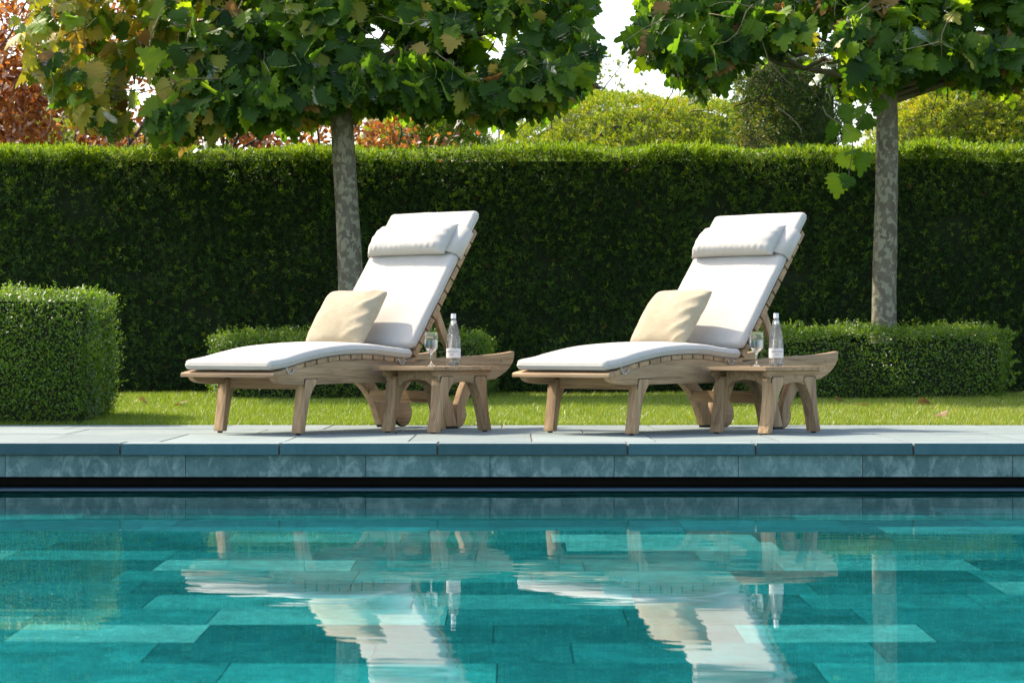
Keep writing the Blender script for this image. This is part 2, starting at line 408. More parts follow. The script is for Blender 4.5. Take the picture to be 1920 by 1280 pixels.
pav = empty('paving', (0, 13.5, 0)); tag(pav, kind='structure')
bed = link('mortar_bed', box_mesh('mortar_bed', -XW, XW, D_EDGE+0.03-13.5, D_LAWN-0.005-13.5, -0.06, -0.007, JOINT, 0), pav)
COPEF = mat_stone('dark_coping_face', (0.025, 0.098, 0.115), (0.06, 0.155, 0.165), per_obj=0.25, bumpd=0.002, sc3=(2.5, 1, 1))
def slab(name, x0, x1, y0, y1, mat, parent, top=0.0, th=0.05, g=0.005, jit=0.0012, oy=13.5, ox=0.0):
    cx, cy_ = (x0+x1)/2, (y0+y1)/2
    hx, hy = (x1-x0)/2 - g, (y1-y0)/2 - g
    me = box_mesh(name, -hx, hx, -hy, hy, -th, 0, mat, 0.003)
    o = link(name, me, parent, (cx-ox, cy_-oy, top + random.uniform(-jit, jit)))
    o.rotation_euler = (random.uniform(-1, 1)*0.0008, random.uniform(-1, 1)*0.0008, 0)
    return o
ROWS = [(12.29, 13.42), (13.42, 14.2), (14.2, D_LAWN)]
W1 = 233/ F_PX * 12.29
for r, (y0, y1) in enumerate(ROWS):
    x = px_x(66, 12.29) - W1*9 if r == 0 else -6.6 + 0.37*r
    while x < 7.0:
        wd = W1 if r == 0 else random.choice((0.62, 0.78, 0.9, 1.05))
        if x + wd > -6.2: slab('paving_slab', x, x+wd, y0, y1, SLATE, pav)
        x += wd
cop = empty('pool_coping', (0, 12.16, 0)); tag(cop, kind='structure')
cj = [px_x(p, D_EDGE) for p in (225, 523, 820, 1177, 1417, 1713)]
cj = [cj[0]-0.9*k for k in (6, 5, 4, 3, 2, 1)] + cj + [cj[-1]+0.84*k for k in (1, 2, 3, 4, 5, 6)]
for a, b in zip(cj, cj[1:]):
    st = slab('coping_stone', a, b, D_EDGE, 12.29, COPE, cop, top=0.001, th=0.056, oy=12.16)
    st.data.materials.append(COPEF)      # front faces get a darker colour than the top
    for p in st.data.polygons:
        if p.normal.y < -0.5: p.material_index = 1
# riser below the coping
ris = empty('pool_riser', (0, D_EDGE+0.03, -0.11)); tag(ris, kind='structure')
x = -6.6
while x < 6.6:
    wd = random.choice((0.62, 0.75, 0.9))
    link('riser_tile', box_mesh('riser_tile', -wd/2+0.0015, wd/2-0.0015, 0, 0.025, -0.056, 0.0525, WALLT, 0.002), ris,
         (x+wd/2, random.uniform(-0.001, 0.001), 0))
    x += wd
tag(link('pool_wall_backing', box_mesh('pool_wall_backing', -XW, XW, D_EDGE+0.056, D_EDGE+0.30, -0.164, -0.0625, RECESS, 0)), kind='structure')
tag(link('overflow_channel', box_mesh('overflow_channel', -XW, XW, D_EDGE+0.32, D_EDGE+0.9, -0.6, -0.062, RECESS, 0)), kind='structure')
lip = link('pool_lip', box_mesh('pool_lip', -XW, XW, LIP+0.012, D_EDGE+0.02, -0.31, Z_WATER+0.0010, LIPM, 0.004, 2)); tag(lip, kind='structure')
tag(link('pool_wall', box_mesh('pool_wall', -XW, XW, LIP, LIP+0.36, Z_WATER-DEPTH-0.3, -0.312, WALLT, 0)), kind='structure')
# pool floor of staggered slate tiles
ZF = Z_WATER - DEPTH
fl = empty('pool_floor', (0, 9, ZF)); tag(fl, kind='structure')
link('grout_bed', box_mesh('grout_bed', -XW, XW, -7.5-9, LIP+0.2-9, -0.2, -0.012, POOLJ, 0), fl)
RH = 0.371
for r in range(26):
    y1 = LIP - r*RH; y0 = y1 - RH
    half = 0.235*(y1 + 1.2) + 0.9
    x = -half - random.uniform(0, 0.6)
    if r < 17:
        while x < half:
            wd = random.choice((0.55, 0.62, 0.72, 0.85))
            slab('pool_tile', x, x+wd, y0, y1, POOLT, fl, top=0, th=0.02, g=0.0016, jit=0.0005, oy=9)
            x += wd
# tiles beyond the frame, joined
V, Fc = [], []
def qtile(x0, x1, y0, y1):
    b = len(V); g = 0.0025
    V.extend([(x0+g,y0+g-9,-0.001),(x1-g,y0+g-9,-0.001),(x1-g,y1-g-9,-0.001),(x0+g,y1-g-9,-0.001)]); Fc.append((b,b+1,b+2,b+3))
for r in range(50):
    y1 = LIP - r*RH; y0 = y1 - RH
    half = 0.235*(y1 + 1.2) + 1.8 if r < 17 else 0
    for sgn in ((-1, 1) if r < 17 else (1,)):
        x = half if r < 17 else -XW+0.1
        while x < XW-0.7:
            wd = random.choice((0.55, 0.62, 0.72, 0.85))
            qtile(*((x, x+wd) if sgn > 0 else (-x-wd, -x)), y0, y1); x += wd
tag(link('outer_tiles', py_mesh('outer_tiles', V, Fc, POOLT), fl), kind='stuff')
for sx in (-1, 1):
    tag(link('pool_side_wall', box_mesh('pool_side_wall', sx*XW-(0.3 if sx < 0 else 0), sx*XW+(0.3 if sx > 0 else 0), -6, 12.0, ZF-0.3, -0.02, WALLT, 0)), kind='structure')
    tag(link('side_paving', box_mesh('side_paving', sx*(XW+1.5)-1.5, sx*(XW+1.5)+1.5, -6, D_LAWN, -0.015, 0.0, SLATE, 0)), kind='structure')
tag(link('pool_end_wall', box_mesh('pool_end_wall', -XW, XW, -6.3, -6, ZF-0.3, -0.02, WALLT, 0)), kind='structure')
# water surface
ws = link('water', py_mesh('water', [(-XW,-6,0),(XW,-6,0),(XW,D_EDGE+0.32,0),(-XW,D_EDGE+0.32,0)], [(0,1,2,3)], WATER, smooth=True), None, (0, 0, Z_WATER))
tag(ws, kind='structure')
ws.cycles.is_caustics_caster = True
sd.cycles.is_caustics_light = True
for o in list(fl.children): o.cycles.is_caustics_receiver = True

# ------------------------------------------------------------------ sun loungers
def spl(pts, n=6):
    """smooth polyline through pts (Catmull-Rom)"""
    P = [Vector((a, b)) for a, b in pts]; out = []
    for i in range(len(P)-1):
        p0, p1, p2, p3 = P[max(i-1, 0)], P[i], P[i+1], P[min(i+2, len(P)-1)]
        for k in range(n):
            t = k/n
            out.append(0.5*((2*p1) + (p2-p0)*t + (2*p0-5*p1+4*p2-p3)*t*t + (3*p1-p0-3*p2+p3)*t**3))
    out.append(P[-1]); return [(v.x, v.y) for v in out]
RAIL_TOP = spl([(0.035,.322),(0.10,.331),(0.167,.347),(0.246,.364),(0.333,.379),(0.425,.393),(0.519,.404),(0.61,.411),(0.7,.4145),(0.792,.4145),(0.886,.410),(0.97,.402),(1.063,.393),(1.148,.389),(1.253,.394),(1.38,.411),(1.5,.422),(1.634,.428),(1.857,.434),(2.045,.446),(2.154,.458)], 2)
RAIL_BOT = spl([(2.154,.455),(2.147,.404),(2.105,.357),(2.045,.322),(1.99,.301),(1.931,.288),(1.6,.284),(0.942,.280),(0.646,.280),(0.383,.275),(0.25,.2745),(0.167,.277),(0.085,.285),(0.05,.297),(0.035,.312)], 2)
def top_at(s):
    for (a, za), (b, zb) in zip(RAIL_TOP, RAIL_TOP[1:]):
        if a <= s <= b: return za + (zb-za)*(s-a)/(b-a), math.atan2(zb-za, b-a)
    return RAIL_TOP[-1][1], 0
BTS = [math.radians(53.0), math.radians(51.4)]; BT = BTS[0]                       # backrest angle
HX, HZ = 1.196, 0.440                         # hinge line, back of the back pad
def on_back(d, n):                            # d along the backrest, n towards the sitter
    return (HX + d*math.cos(BT) - n*math.sin(BT), HZ + d*math.sin(BT) + n*math.cos(BT))

def make_lounger():
    root = empty('sun_lounger', (0, 0, 0))
    prof = RAIL_TOP + RAIL_BOT[1:]
    for sg in (-1, 1):
        v0, v1 = (-.328, -.288) if sg < 0 else (.288, .328)
        r = link('side_rail', prism_mesh('side_rail', prof, v0, v1, WOODX, 0.004), root)
        pl = lathe_mesh('plug', [(0, -.0025), (.009, -.0025), (.0095, 0), (.0095, .002)], METAL, 16)
        link('screw_plug', pl, r, (2.02, sg*.3285, .40), (math.radians(-90*sg), 0, 0))
    link('foot_board', prism_mesh('foot_board', [(0, .316), (0, .335), (.008, .341), (.088, .3545), (.088, .334)], -.354, .354, WOODY, 0.003), root)
    n = 12
    sl = box_mesh('slat', -.0405, .0405, -.331, .331, 0.001, .025, WOODY, 0.003)
    for i in range(n):
        s = .142 + .0935*i
        if s > 1.19: break
        z, a = top_at(s)
        link('seat_slat', sl, root, (s, 0, z), (0, -a, 0))
    # backrest
    bs = box_mesh('slat', -.0405, .0405, -.331, .331, -.017, .017, WOODY, 0.003)
    for i in range(10):
        x, z = on_back(.045 + .0945*i, -.019)
        link('back_slat', bs, root, (x, 0, z), (0, -BT, 0))
    for sg in (-1, 1):
        p = [on_back(-.02, -.037), on_back(.93, -.037), on_back(.93, -.072), on_back(.02, -.072)]
        link('back_stile', prism_mesh('back_stile', p, sg*.245-.02, sg*.245+.02, WOODX, 0.003), root)
        a = on_back(.34, -.060)
        q = [(a[0]-.012, a[1]-.012), (a[0]+.03, a[1]+.022), (1.625, .425), (1.585, .413)]
        link('back_strut', prism_mesh('back_strut', q, sg*.282-.014, sg*.282+.014, WOODZ, 0.003), root)
    link('strut_bar', box_mesh('strut_bar', 1.575, 1.635, -.287, .287, .372, .410, WOODY, 0.003), root)
    # legs at the foot end
    legp = spl([(.281,.300),(.272,.24),(.256,.12),(.238,.010)], 4) + spl([(.276,.010),(.292,.10),(.325,.22),(.376,.288)], 4) + [(.379,.299),(.374,.3055),(.362,.3065),(.292,.3065)]
    for sg in (-1, 1):
        v0, v1 = sorted((sg*.334, sg*.264))
        l = link('leg', prism_mesh('leg', legp, v0, v1, WOODZ, 0.004), root)
        gp = [(.272,.250),(.274,.318),(.283,.3325),(.366,.3385),(.380,.338),(.3835,.322),(.383,.300),(.360,.270)]
        ga, gb = sorted((sg*.3290, sg*.3265)); link('joint_line', prism_mesh('joint_gap', [(x, min(z, .3095) if i in (2, 3, 4) else min(z, .305)) for i, (x, z) in enumerate(gp)], ga, gb, RUBBER, 0), l)
        link('foot_pad', lathe_mesh('foot_pad', [(0, 0), (.014, 0), (.014, .011), (0, .011)], RUBBER, 16), l, (.257, sg*.299, 0))
    link('cross_bar', box_mesh('cross_bar', .297, .325, -.263, .263, .249, .318, WOODY, 0.003), root)
    # curved rear legs and wheels
    fa = spl([(1.335,.284),(1.43,.225),(1.51,.13),(1.566,.014)], 5) + spl([(1.655,.014),(1.625,.10),(1.575,.20),(1.487,.284)], 5)
    ra = spl([(1.742,.284),(1.70,.215),(1.655,.11),(1.658,.0145)], 5) + spl([(1.685,.0145),(1.715,.09),(1.775,.19),(1.872,.284)], 5)
    for sg in (-1, 1):
        v0, v1 = sorted((sg*.285, sg*.237))
        f_ = link('rear_leg', prism_mesh('rear_leg', fa, v0, v1, WOODZ, 0.004), root)
        link('rear_leg', prism_mesh('rear_leg', ra, v0+.003, v1-.003, WOODZ, 0.004), root)
        link('foot_block', box_mesh('foot_block', 1.575, 1.66, v0+.004, v1-.004, 0.0, .0135, RUBBER, 0.002), f_)
        wh = link('wheel', lathe_mesh('wheel', [(0, -.016), (.070, -.016), (.078, -.010), (.078, .010), (.070, .016), (0, .016)], WOODX, 40), root, (1.735, sg*.214, .078), (math.radians(90), 0, 0))
        link('tyre', lathe_mesh('tyre', [(.0765, -.0135), (.0805, -.009), (.0805, .009), (.0765, .0135)], RUBBER, 40, close=True), wh)
        wh.location.z = .0805
        link('axle_stub', lathe_mesh('axle_stub', [(0, -.014), (.009, -.014), (.009, .014), (0, .014)], METAL, 12), wh, (0, 0, -sg*.030))
    link('stretcher', box_mesh('stretcher', 1.455, 1.487, -.236, .236, .155, .224, WOODY, 0.003), root)
    return root

def copy_tree(o, parent=None):
    c = o.copy(); C.objects.link(c); c.parent = parent
    for ch in o.children: copy_tree(ch, c)
    return c

PL = [((-1.567, 13.24, 0), math.radians(52.1)), ((0.259, 13.205, 0), math.radians(47.1))]
def local(i, s, v, z):
    (ox, oy, oz), ps = PL[i]
    return (ox + s*math.cos(ps) - v*math.sin(ps), oy + s*math.sin(ps) + v*math.cos(ps), z)
WHICH = ['nearer the tall clipped box block', 'in front of the right-hand tree']
lounger = make_lounger()
lounger.location, lounger.rotation_euler = PL[0][0], (0, 0, PL[0][1])
BT = BTS[1]; lounger2 = make_lounger(); lounger2.location, lounger2.rotation_euler = PL[1][0], (0, 0, PL[1][1])
tag(lounger, 'left one of the two weathered teak sun loungers on the pool paving', 'sun lounger', 'sun loungers by the pool')
tag(lounger2, 'right one of the two weathered teak sun loungers on the pool paving', 'sun lounger', 'sun loungers by the pool')

# ---- pads and pillows
def nz(p, s, seed=0.0): return mnoise.noise(Vector((p[0]*s+seed, p[1]*s-seed*1.7, p[2]*s+seed*.6)))
def sheet(name, na, nb, fn, mat):
    """closed pad from a top and a bottom sheet that meet along the seam; fn(a,b,side)->xyz, a,b in [-1,1]"""
    def dist(k, n):
        t = -1 + 2*k/n
        return math.sin(t*math.pi/2)*0.55 + t*0.45 if n > 12 else t
    A = [dist(k, na) for k in range(na+1)]; B = [dist(k, nb) for k in range(nb+1)]
    V, Fc, idx = [], [], {}
    for side in (1, -1):
        for i, a in enumerate(A):
            for j, b in enumerate(B):
                edge = i in (0, na) or j in (0, nb)
                if side < 0 and edge: idx[(side, i, j)] = idx[(1, i, j)]; continue
                idx[(side, i, j)] = len(V); V.append(fn(a, b, side if not edge else 0))
    for side in (1, -1):
        for i in range(na):
            for j in range(nb):
                q = (idx[(side,i,j)], idx[(side,i+1,j)], idx[(side,i+1,j+1)], idx[(side,i,j+1)])
                Fc.append(q if side > 0 else q[::-1])
    me = py_mesh(name, V, Fc, mat, smooth=True)
    bm = bmesh.new(); bm.from_mesh(me); bmesh.ops.recalc_face_normals(bm, faces=bm.faces); bm.to_mesh(me); bm.free()
    return me
def pad_fn(path, L, hw, th, crown, rc=0.035, p=1.0, seed=0.0, wr=0.002):
    def fn(a, b, side):
        d = (a+1)/2*L
        de = min(d, L-d)
        w_ = hw if de >= rc else hw - rc*(1-math.sqrt(max(0, 1-((rc-de)/rc)**2)))*0.7
        y = b*w_
        dy = hw*(1-abs(b)); r = th*0.5
        def prof(q): return 1.0 if q >= r else math.sqrt(max(0.0, 1-((r-q)/r)**2))
        h = th/2*prof(de*1.2)*prof(dy*1.2)
        x, z, nx_, nz_ = path(d)
        off = th/2 + side*h + (crown*(1-b*b)*min(1, de/0.12) if side > 0 else 0)
        pp = (x + nx_*off, y, z + nz_*off)
        if side:
            k = wr*nz(pp, 7, seed)*min(1, h/(th*.3))
            pp = (pp[0]+nx_*k, pp[1], pp[2]+nz_*k)
        return pp
    return fn
SEAT = spl([(0.006,.352),(0.05,.3585),(0.11,.365),(0.167,.374),(0.246,.391),(0.333,.406),(0.425,.420),(0.519,.431),(0.61,.438),(0.7,.4415),(0.792,.4415),(0.886,.437),(0.97,.429),(1.063,.420),(1.13,.4165),(1.20,.417)], 4)
def seat_path(d):
    acc = 0
    for (a, za), (b, zb) in zip(SEAT, SEAT[1:]):
        l = math.hypot(b-a, zb-za)
        if acc + l >= d or (b, zb) == SEAT[-1]:
            t = (d-acc)/l; dx, dz = (b-a)/l, (zb-za)/l
            return a+(b-a)*t, za+(zb-za)*t, -dz, dx
        acc += l
SEATL = sum(math.hypot(b[0]-a[0], b[1]-a[1]) for a, b in zip(SEAT, SEAT[1:]))
def back_path(d):
    bend = 0.010*math.exp(-((d-0.18)/0.16)**2)    # pad follows the hollow of the back
    x, z = on_back(d, 0.0015 + 0*bend); return x, z, -math.sin(BT), math.cos(BT)
def make_cushion(seed):
    root = empty('lounger_cushion', (0, 0, 0))
    seat = link('seat_pad', sheet('seat_pad', 64, 30, pad_fn(seat_path, SEATL, .336, .056, .016, seed=seed), WHITE_FAB), root)
    back = link('back_pad', sheet('back_pad', 56, 30, pad_fn(lambda d: back_path(d+.028), 1.015, .341, .056, .012, seed=seed+3, wr=.003), WHITE_FAB), root)
    for part, path, L, sd_ in ((seat, seat_path, SEATL, seed), (back, lambda d: back_path(d+.028), 1.015, seed+3)):
        fn = pad_fn(path, L, .336 if part is seat else .341, .056, 0, seed=sd_)
        loop = [fn(a, -1, 0) for a in np.linspace(-1, 1, 60)] + [fn(1, b, 0) for b in np.linspace(-.95, .95, 24)] + [fn(a, 1, 0) for a in np.linspace(1, -1, 60)] + [fn(-1, b, 0) for b in np.linspace(.95, -.95, 24)]
        loop.append(loop[0]); v_, f_ = tube(loop, [.0034]*len(loop), 6)
        link('piping', py_mesh('piping', v_, f_, PIPING, True), part)
    # fabric ties looped round the slats on both sides
    for s in (.155, 1.09):
        z, a = top_at(s)
        for sg in (-1, 1):
            pts = [(s-.02, sg*.325, z+.030), (s-.022, sg*.337, z+.008), (s-.012, sg*.337, z-.006), (s+.012, sg*.337, z-.004), (s+.03, sg*.336, z+.012), (s+.03, sg*.325, z+.030)]
            v_, f_ = tube(pts, [.004]*6, 6)
            link('tie', py_mesh('tie', v_, f_, PIPING, True), root)
    return root
def make_head_pillow(seed):
    """stuffed head pillow held by a strap round the back pad"""
    hw, hl, T = .300, .115, .074
    def fn(a, b, side):
        d = a*hl; y = b*hw
        ga = max(0, 1-abs(a)**4.5)**.5*(1.12-.30*(a+1)/2); gb = max(0, 1-abs(b)**10)**.5*(1-.12*b*b)
        h = T*ga*gb
        sag = .012*(1-a)
        off = .004 + (h + .014*(1-abs(a)) if side > 0 else (.012 if side == 0 else .0))
        off += -.004 if side == 0 else 0
        d2 = d - (.020*h/T if side > 0 else 0)
        x, z = on_back(.795 + d2, .073 + off)
        pk = 0.0
        if side > 0:
            e = abs(b)**6; lowr = math.exp(-((a+.82)/.22)**2)
            pk = (.0060*math.sin(b*46+seed+3*nz((b, a, 1), 2, seed))*lowr + .005*math.sin(a*13+seed*2)*e + .005*nz((x, y, z), 9, seed))*ga*gb
        return (x - math.sin(BT)*pk, y + .018, z + math.cos(BT)*pk)
    root = empty('head_pillow', (0, 0, 0))
    link('pillow', sheet('pillow', 30, 48, fn, WHITE_FAB), root)
    # strap band wraps over both edges of the back pad
    for sg in (-1, 1):
        V, Fc = [], []
        ring = [(.296 if sg > 0 else .268, .092), (.318, .075), (.3445, .062), (.3495, .040), (.3485, .004), (.340, -.0012), (.25, -.0012)]
        for (vv, nn) in ring:
            wdt = .098 if nn < .09 else .095
            for dd in (-wdt, wdt):
                x, z = on_back(.795+dd, nn); V.append((x, sg*vv, z))
        for k in range(len(ring)-1): Fc.append((2*k, 2*k+1, 2*k+3, 2*k+2))
        st = link('strap', py_mesh('strap', V, Fc, WHITE_FAB, True), root)
        md = st.modifiers.new('thickness', 'SOLIDIFY'); md.thickness = .0015; md.offset = 0
    return root
def make_scatter(seed):
    """square linen pillow leaning on the back pad"""
    W, Hh, T = .455, .400, .150
    tl = math.radians(56)
    def fn(a, b, side):
        u, v = b, a
        cq = 1-.075*(u*v)**4
        x = W/2*u*(1-.06*(1-v*v)*u*u)*cq; y = Hh/2*v*(1-.07*(1-u*u)*v*v)*cq
        h = T/2*(max(0, (1-u*u))*max(0, (1-v*v)))**.42
        wr = 0
        if side:
            r_ = math.exp(-((u+.78)/.30)**2)
            wr = .015*r_*(1-abs(math.sin(v*6+u*5+seed+1.5*nz((x, y, 1), 6, seed))))**1.5*min(1, h/.03) + .007*nz((x, y, side), 8, seed)*min(1, h/.03) + .004*nz((x, y, side), 22, seed)*min(1, h/.03)
        n = side*h + wr*(1 if side > 0 else 0.5)
        # local plane: x-> width across the lounger, y-> up the lean, n-> towards the foot end
        bow = -.018*(v+1)**2*0.5
        s = 0.0 + (y+Hh/2)*math.cos(tl) - n*math.sin(tl) - bow
        z = (y+Hh/2)*math.sin(tl) + n*math.cos(tl)
        return (s, x, z)
    return sheet('scatter_pillow', 34, 34, fn, BEIGE_FAB)
for i in (0, 1):
    side_ = ('left', 'right')[i]; BT = BTS[i]
    c = make_cushion(2.0+5*i); c.location = PL[i][0]; c.rotation_euler = (0, 0, PL[i][1])
    tag(c, f'long off-white canvas pad with upright back on the {side_} sun lounger', 'cushion', 'lounger cushions')
    h = make_head_pillow(1.0+4*i); h.location = PL[i][0]; h.rotation_euler = (0, 0, PL[i][1])
    tag(h, f'stuffed off-white head pillow strapped to the {side_} lounger back', 'pillow', 'head pillows')
    p = link('scatter_pillow', make_scatter(0.7+2.1*i), None, local(i, (.965, .935)[i], (.092, .092)[i], .486), (0, 0, PL[i][1] + (math.radians(2), math.radians(-4))[i]))
    tag(p, f'square straw-coloured linen pillow leaning against the back of the {side_} lounger', 'pillow', 'linen pillows')

# ------------------------------------------------------------------ side tables
def make_table():
    """x along the long side 0..0.6, y across -0.225..0.225"""
    root = empty('side_table', (0, 0, 0))
    n = 7; p = .60/n
    sl = box_mesh('slat', -p/2+.003, p/2-.003, -.225, .225, .353, .374, WOODY, 0.0025)
    for i in range(n): link('top_slat', sl, root, (p*(i+.5), 0, 0))
    e = [(.052,.352),(.052,.335),(.060,.322),(.078,.316),(.090,.305),(.094,.288),(.106,.274)]
    arch = spl([(.205,.272),(.25,.283),(.30,.287),(.35,.283),(.395,.272)], 3)
    prof = e + arch + [(.60-x, z) for x, z in reversed(e)]
    lp = spl([(.096,.300),(.090,.2),(.075,.1),(.050,.008)], 4) + spl([(.094,.008),(.112,.09),(.150,.2),(.205,.290)], 4) + [(.205,.308),(.196,.318),(.108,.318)]
    for sg in (-1, 1):
        a, b = sorted((sg*.198, sg*.168))
        link('apron_rail', prism_mesh('apron_rail', prof, a, b, WOODX, 0.003), root)
        for fl_ in (0, 1):
            q = [(x if not fl_ else .60-x, z) for x, z in lp]
            a2, b2 = sorted((sg*.203, sg*.133))
            l = link('leg', prism_mesh('leg', q, a2, b2, WOODZ, 0.004), root)
            gq = [(.090,.284),(.0925,.314),(.104,.3215),(.198,.3215),(.2085,.311),(.2085,.284)]
            ga, gb = sorted((sg*.1990, sg*.1965)); link('joint_line', prism_mesh('joint_gap', [(x if not fl_ else .60-x, z) for x, z in gq], ga, gb, RUBBER, 0), l)
            link('foot_pad', lathe_mesh('foot_pad', [(0, 0), (.014, 0), (.014, .0085), (0, .0085)], RUBBER, 14), l, (.072 if not fl_ else .528, sg*.168, 0))
    cr = [(-.131,.350),(-.131,.262)] + spl([(-.118,.262),(-.08,.290),(0,.302),(.08,.290),(.118,.262)], 4) + [(.131,.262),(.131,.350)]
    for x in (.128, .472):
        me = prism_mesh('cross_rail', cr, -.014, .014, WOODY, 0.003)
        link('cross_rail', me, root, (x, 0, 0), (0, 0, math.radians(90)))
    return root
tb = make_table(); tb2 = copy_tree(tb)
TAB = [(.775, -.606), (.755, -.606)]
for i, o in enumerate((tb, tb2)):
    o.location = local(i, TAB[i][0], TAB[i][1], 0); o.rotation_euler = (0, 0, PL[i][1])
    tag(o, f'low slatted teak side table with splayed legs beside the {("left", "right")[i]} lounger', 'table', 'side tables')
# small round maker's plug on the rail of the right table
plug = link('rail_plug', lathe_mesh('rail_plug', [(0, -.002), (.009, -.002), (.0095, 0), (.0095, .003)], METAL, 18), tb2, (.315, -.1985, .318), (math.radians(90), 0, 0))

def make_glass():
    root = empty('wine_glass', (0, 0, 0))
    outer = [(.0395,.193),(.0395,.150),(.0385,.118),(.0345,.098),(.026,.086),(.014,.080),(.006,.074),(.0042,.060),(.004,.030),(.0055,.014),(.016,.006),(.034,.002),(.038,.0006),(.038,0),(0,0)]
    inner = [(0,.0865),(.012,.0875),(.023,.0915),(.031,.101),(.0355,.119),(.0368,.150),(.0380,.193)]
    b = link('bowl_and_stem', lathe_mesh('bowl_and_stem', outer[::-1] + [(.0392,.1938)] + inner[::-1], GLASS, 48), root)
    wl = .150
    link('drink', lathe_mesh('drink', [(0,.0868),(.0118,.0878),(.0228,.0918),(.0308,.1012),(.0353,.119),(.0366,wl),(0,wl)], DRINK, 48), root)
    return root
def make_bottle(first):
    root = empty('water_bottle', (0, 0, 0))
    prof = [(0,.003),(.030,.0),(.038,.003),(.0405,.010),(.0405,.098),(.0405,.120),(.039,.150),(.035,.180),(.029,.210),(.0225,.238),(.0175,.258),(.0150,.268),(.0135,.276)]
    inn = [(.0112,.276),(.0125,.266),(.0150,.256),(.0200,.236),(.0265,.209),(.0325,.179),(.0365,.149),(.038,.120),(.038,.012),(.034,.008),(0,.010)]
    link('bottle_glass', lathe_mesh('bottle_glass', prof + inn, GLASSF, 56), root)
    link('water_fill', lathe_mesh('water_fill', [(0,.0105),(.0338,.0085),(.0378,.0125),(.0378,.120),(.0363,.149),(.0323,.179),(.0263,.209),(.0198,.236),(.0165,.248),(0,.248)], DRINK, 40), root)
    link('cap', lathe_mesh('cap', [(.0128,.272),(.0150,.272),(.0150,.276),(.0142,.277),(.0142,.296),(.0132,.299),(0,.299)], CAPM, 28), root)
    lab = link('label_band', lathe_mesh('label_band', [(.0409,.047),(.0409,.101)], LABELM, 56), root)
    # lettering wrapped round the label, facing the camera
    cu = bpy.data.curves.new('lettering', 'FONT'); cu.body = 'HARROGATE'; cu.size = .0135; cu.align_x = 'CENTER'; cu.align_y = 'CENTER'
    to = bpy.data.objects.new('lettering_curve', cu); C.objects.link(to)
    bpy.context.view_layer.update()
    me = bpy.data.meshes.new_from_object(to.evaluated_get(bpy.context.evaluated_depsgraph_get()))
    bpy.data.objects.remove(to)
    bm = bmesh.new(); bm.from_mesh(me)
    bmesh.ops.triangulate(bm, faces=bm.faces)
    bmesh.ops.subdivide_edges(bm, edges=[e for e in bm.edges if e.calc_length() > .006], cuts=1)
    for v in bm.verts:
        a = v.co.x/.0411 - math.pi/2
        v.co = Vector((.0412*math.cos(a), .0412*math.sin(a), .082 + v.co.y))
    bm.to_mesh(me); bm.free(); me.materials.clear(); me.materials.append(INK)
    link('lettering', me, lab)
    for k, (z0, hw) in enumerate(((.067, .014), (.061, .010))):
        vv = []; n = 8
        for j in range(n+1):
            a = -math.pi/2 + (-hw + 2*hw*j/n)/.0411
            for dz in (0, .0016): vv.append((.0412*math.cos(a), .0412*math.sin(a), z0+dz))
        link('small_print', py_mesh('small_print', vv, [(2*j, 2*j+2, 2*j+3, 2*j+1) for j in range(n)], INK), lab)
    return root
GL = [(1.03, -.605), (.975, -.605)]; BO = [(1.235, -.60), (1.165, -.60)]
g1 = make_glass(); g2 = copy_tree(g1); b1 = make_bottle(True); b2 = copy_tree(b1)
for i in (0, 1):
    g = (g1, g2)[i]; g.location = local(i, *GL[i], .3742)
    tag(g, f'stemmed glass half full of water on the table by the {("left", "right")[i]} lounger', 'glass', 'wine glasses')
    b = (b1, b2)[i]; b.location = local(i, *BO[i], .3742); b.rotation_euler = (0, 0, math.radians((-16, 2)[i]))
    tag(b, f'clear moulded glass water bottle with white label on the table by the {("left", "right")[i]} lounger', 'bottle', 'water bottles')

# ------------------------------------------------------------------ foliage generators (numpy)
def unit(v): return v/np.maximum(np.linalg.norm(v, axis=-1, keepdims=True), 1e-9)
def frame(n):
    r = rng.normal(size=n.shape); s = unit(np.cross(n, r)); return s, np.cross(n, s)
def quads_to_mesh(name, Q, mat, tint):
    M = len(Q); return np_mesh(name, Q.reshape(-1, 3), np.arange(M*4).reshape(M, 4), mat, attrs={'tint': tint})
def sprigs(P, Nn, L, K=8, spread=0.85, wd=0.16, jitter=0.55):
    """needle sprigs: K narrow blades fanned on a short stem; returns quads (M,4,3)"""
    n = unit(Nn + rng.normal(size=P.shape)*jitter); s, t = frame(n)
    L = np.broadcast_to(np.asarray(L, dtype=float), (len(P),))[:, None]
    out = []
    for k in range(K):
        ang = 2*math.pi*k/K*2.4 + rng.uniform(-.5, .5, (len(P), 1))
        f = (k+.5)/K
        lat = s*np.cos(ang) + t*np.sin(ang)
        d = unit(n*(0.35+0.65*f) + lat*spread*(1.15-f*.8))
        base = P + n*L*f*0.8
        ln = L*(0.75 - .25*f); sd_ = unit(np.cross(d, n + lat*.3 + 1e-4))*ln*wd
        out.append(np.stack([base - sd_*.5, base + d*ln*.55 - sd_, base + d*ln, base + d*ln*.55 + sd_], axis=1))
    Q = np.stack(out, axis=1); return Q.reshape(-1, 4, 3), K
def leaves(P, Nn, L, wr=0.5, jitter=0.6, droop=0.0):
    n = unit(Nn + rng.normal(size=P.shape)*jitter); s, t = frame(n)
    if droop: s = unit(s + np.array([0, 0, -droop])); t = unit(np.cross(n, s))
    L = np.broadcast_to(np.asarray(L, dtype=float), (len(P),))[:, None]
    wv = t*L*wr*.5
    return np.stack([P, P + s*L*.5 + wv + n*L*.06, P + s*L, P + s*L*.5 - wv + n*L*.06], axis=1)
def vnoise(P, s, seed): return np.array([mnoise.noise(Vector((p[0]*s+seed, p[1]*s, p[2]*s-seed))) for p in P])

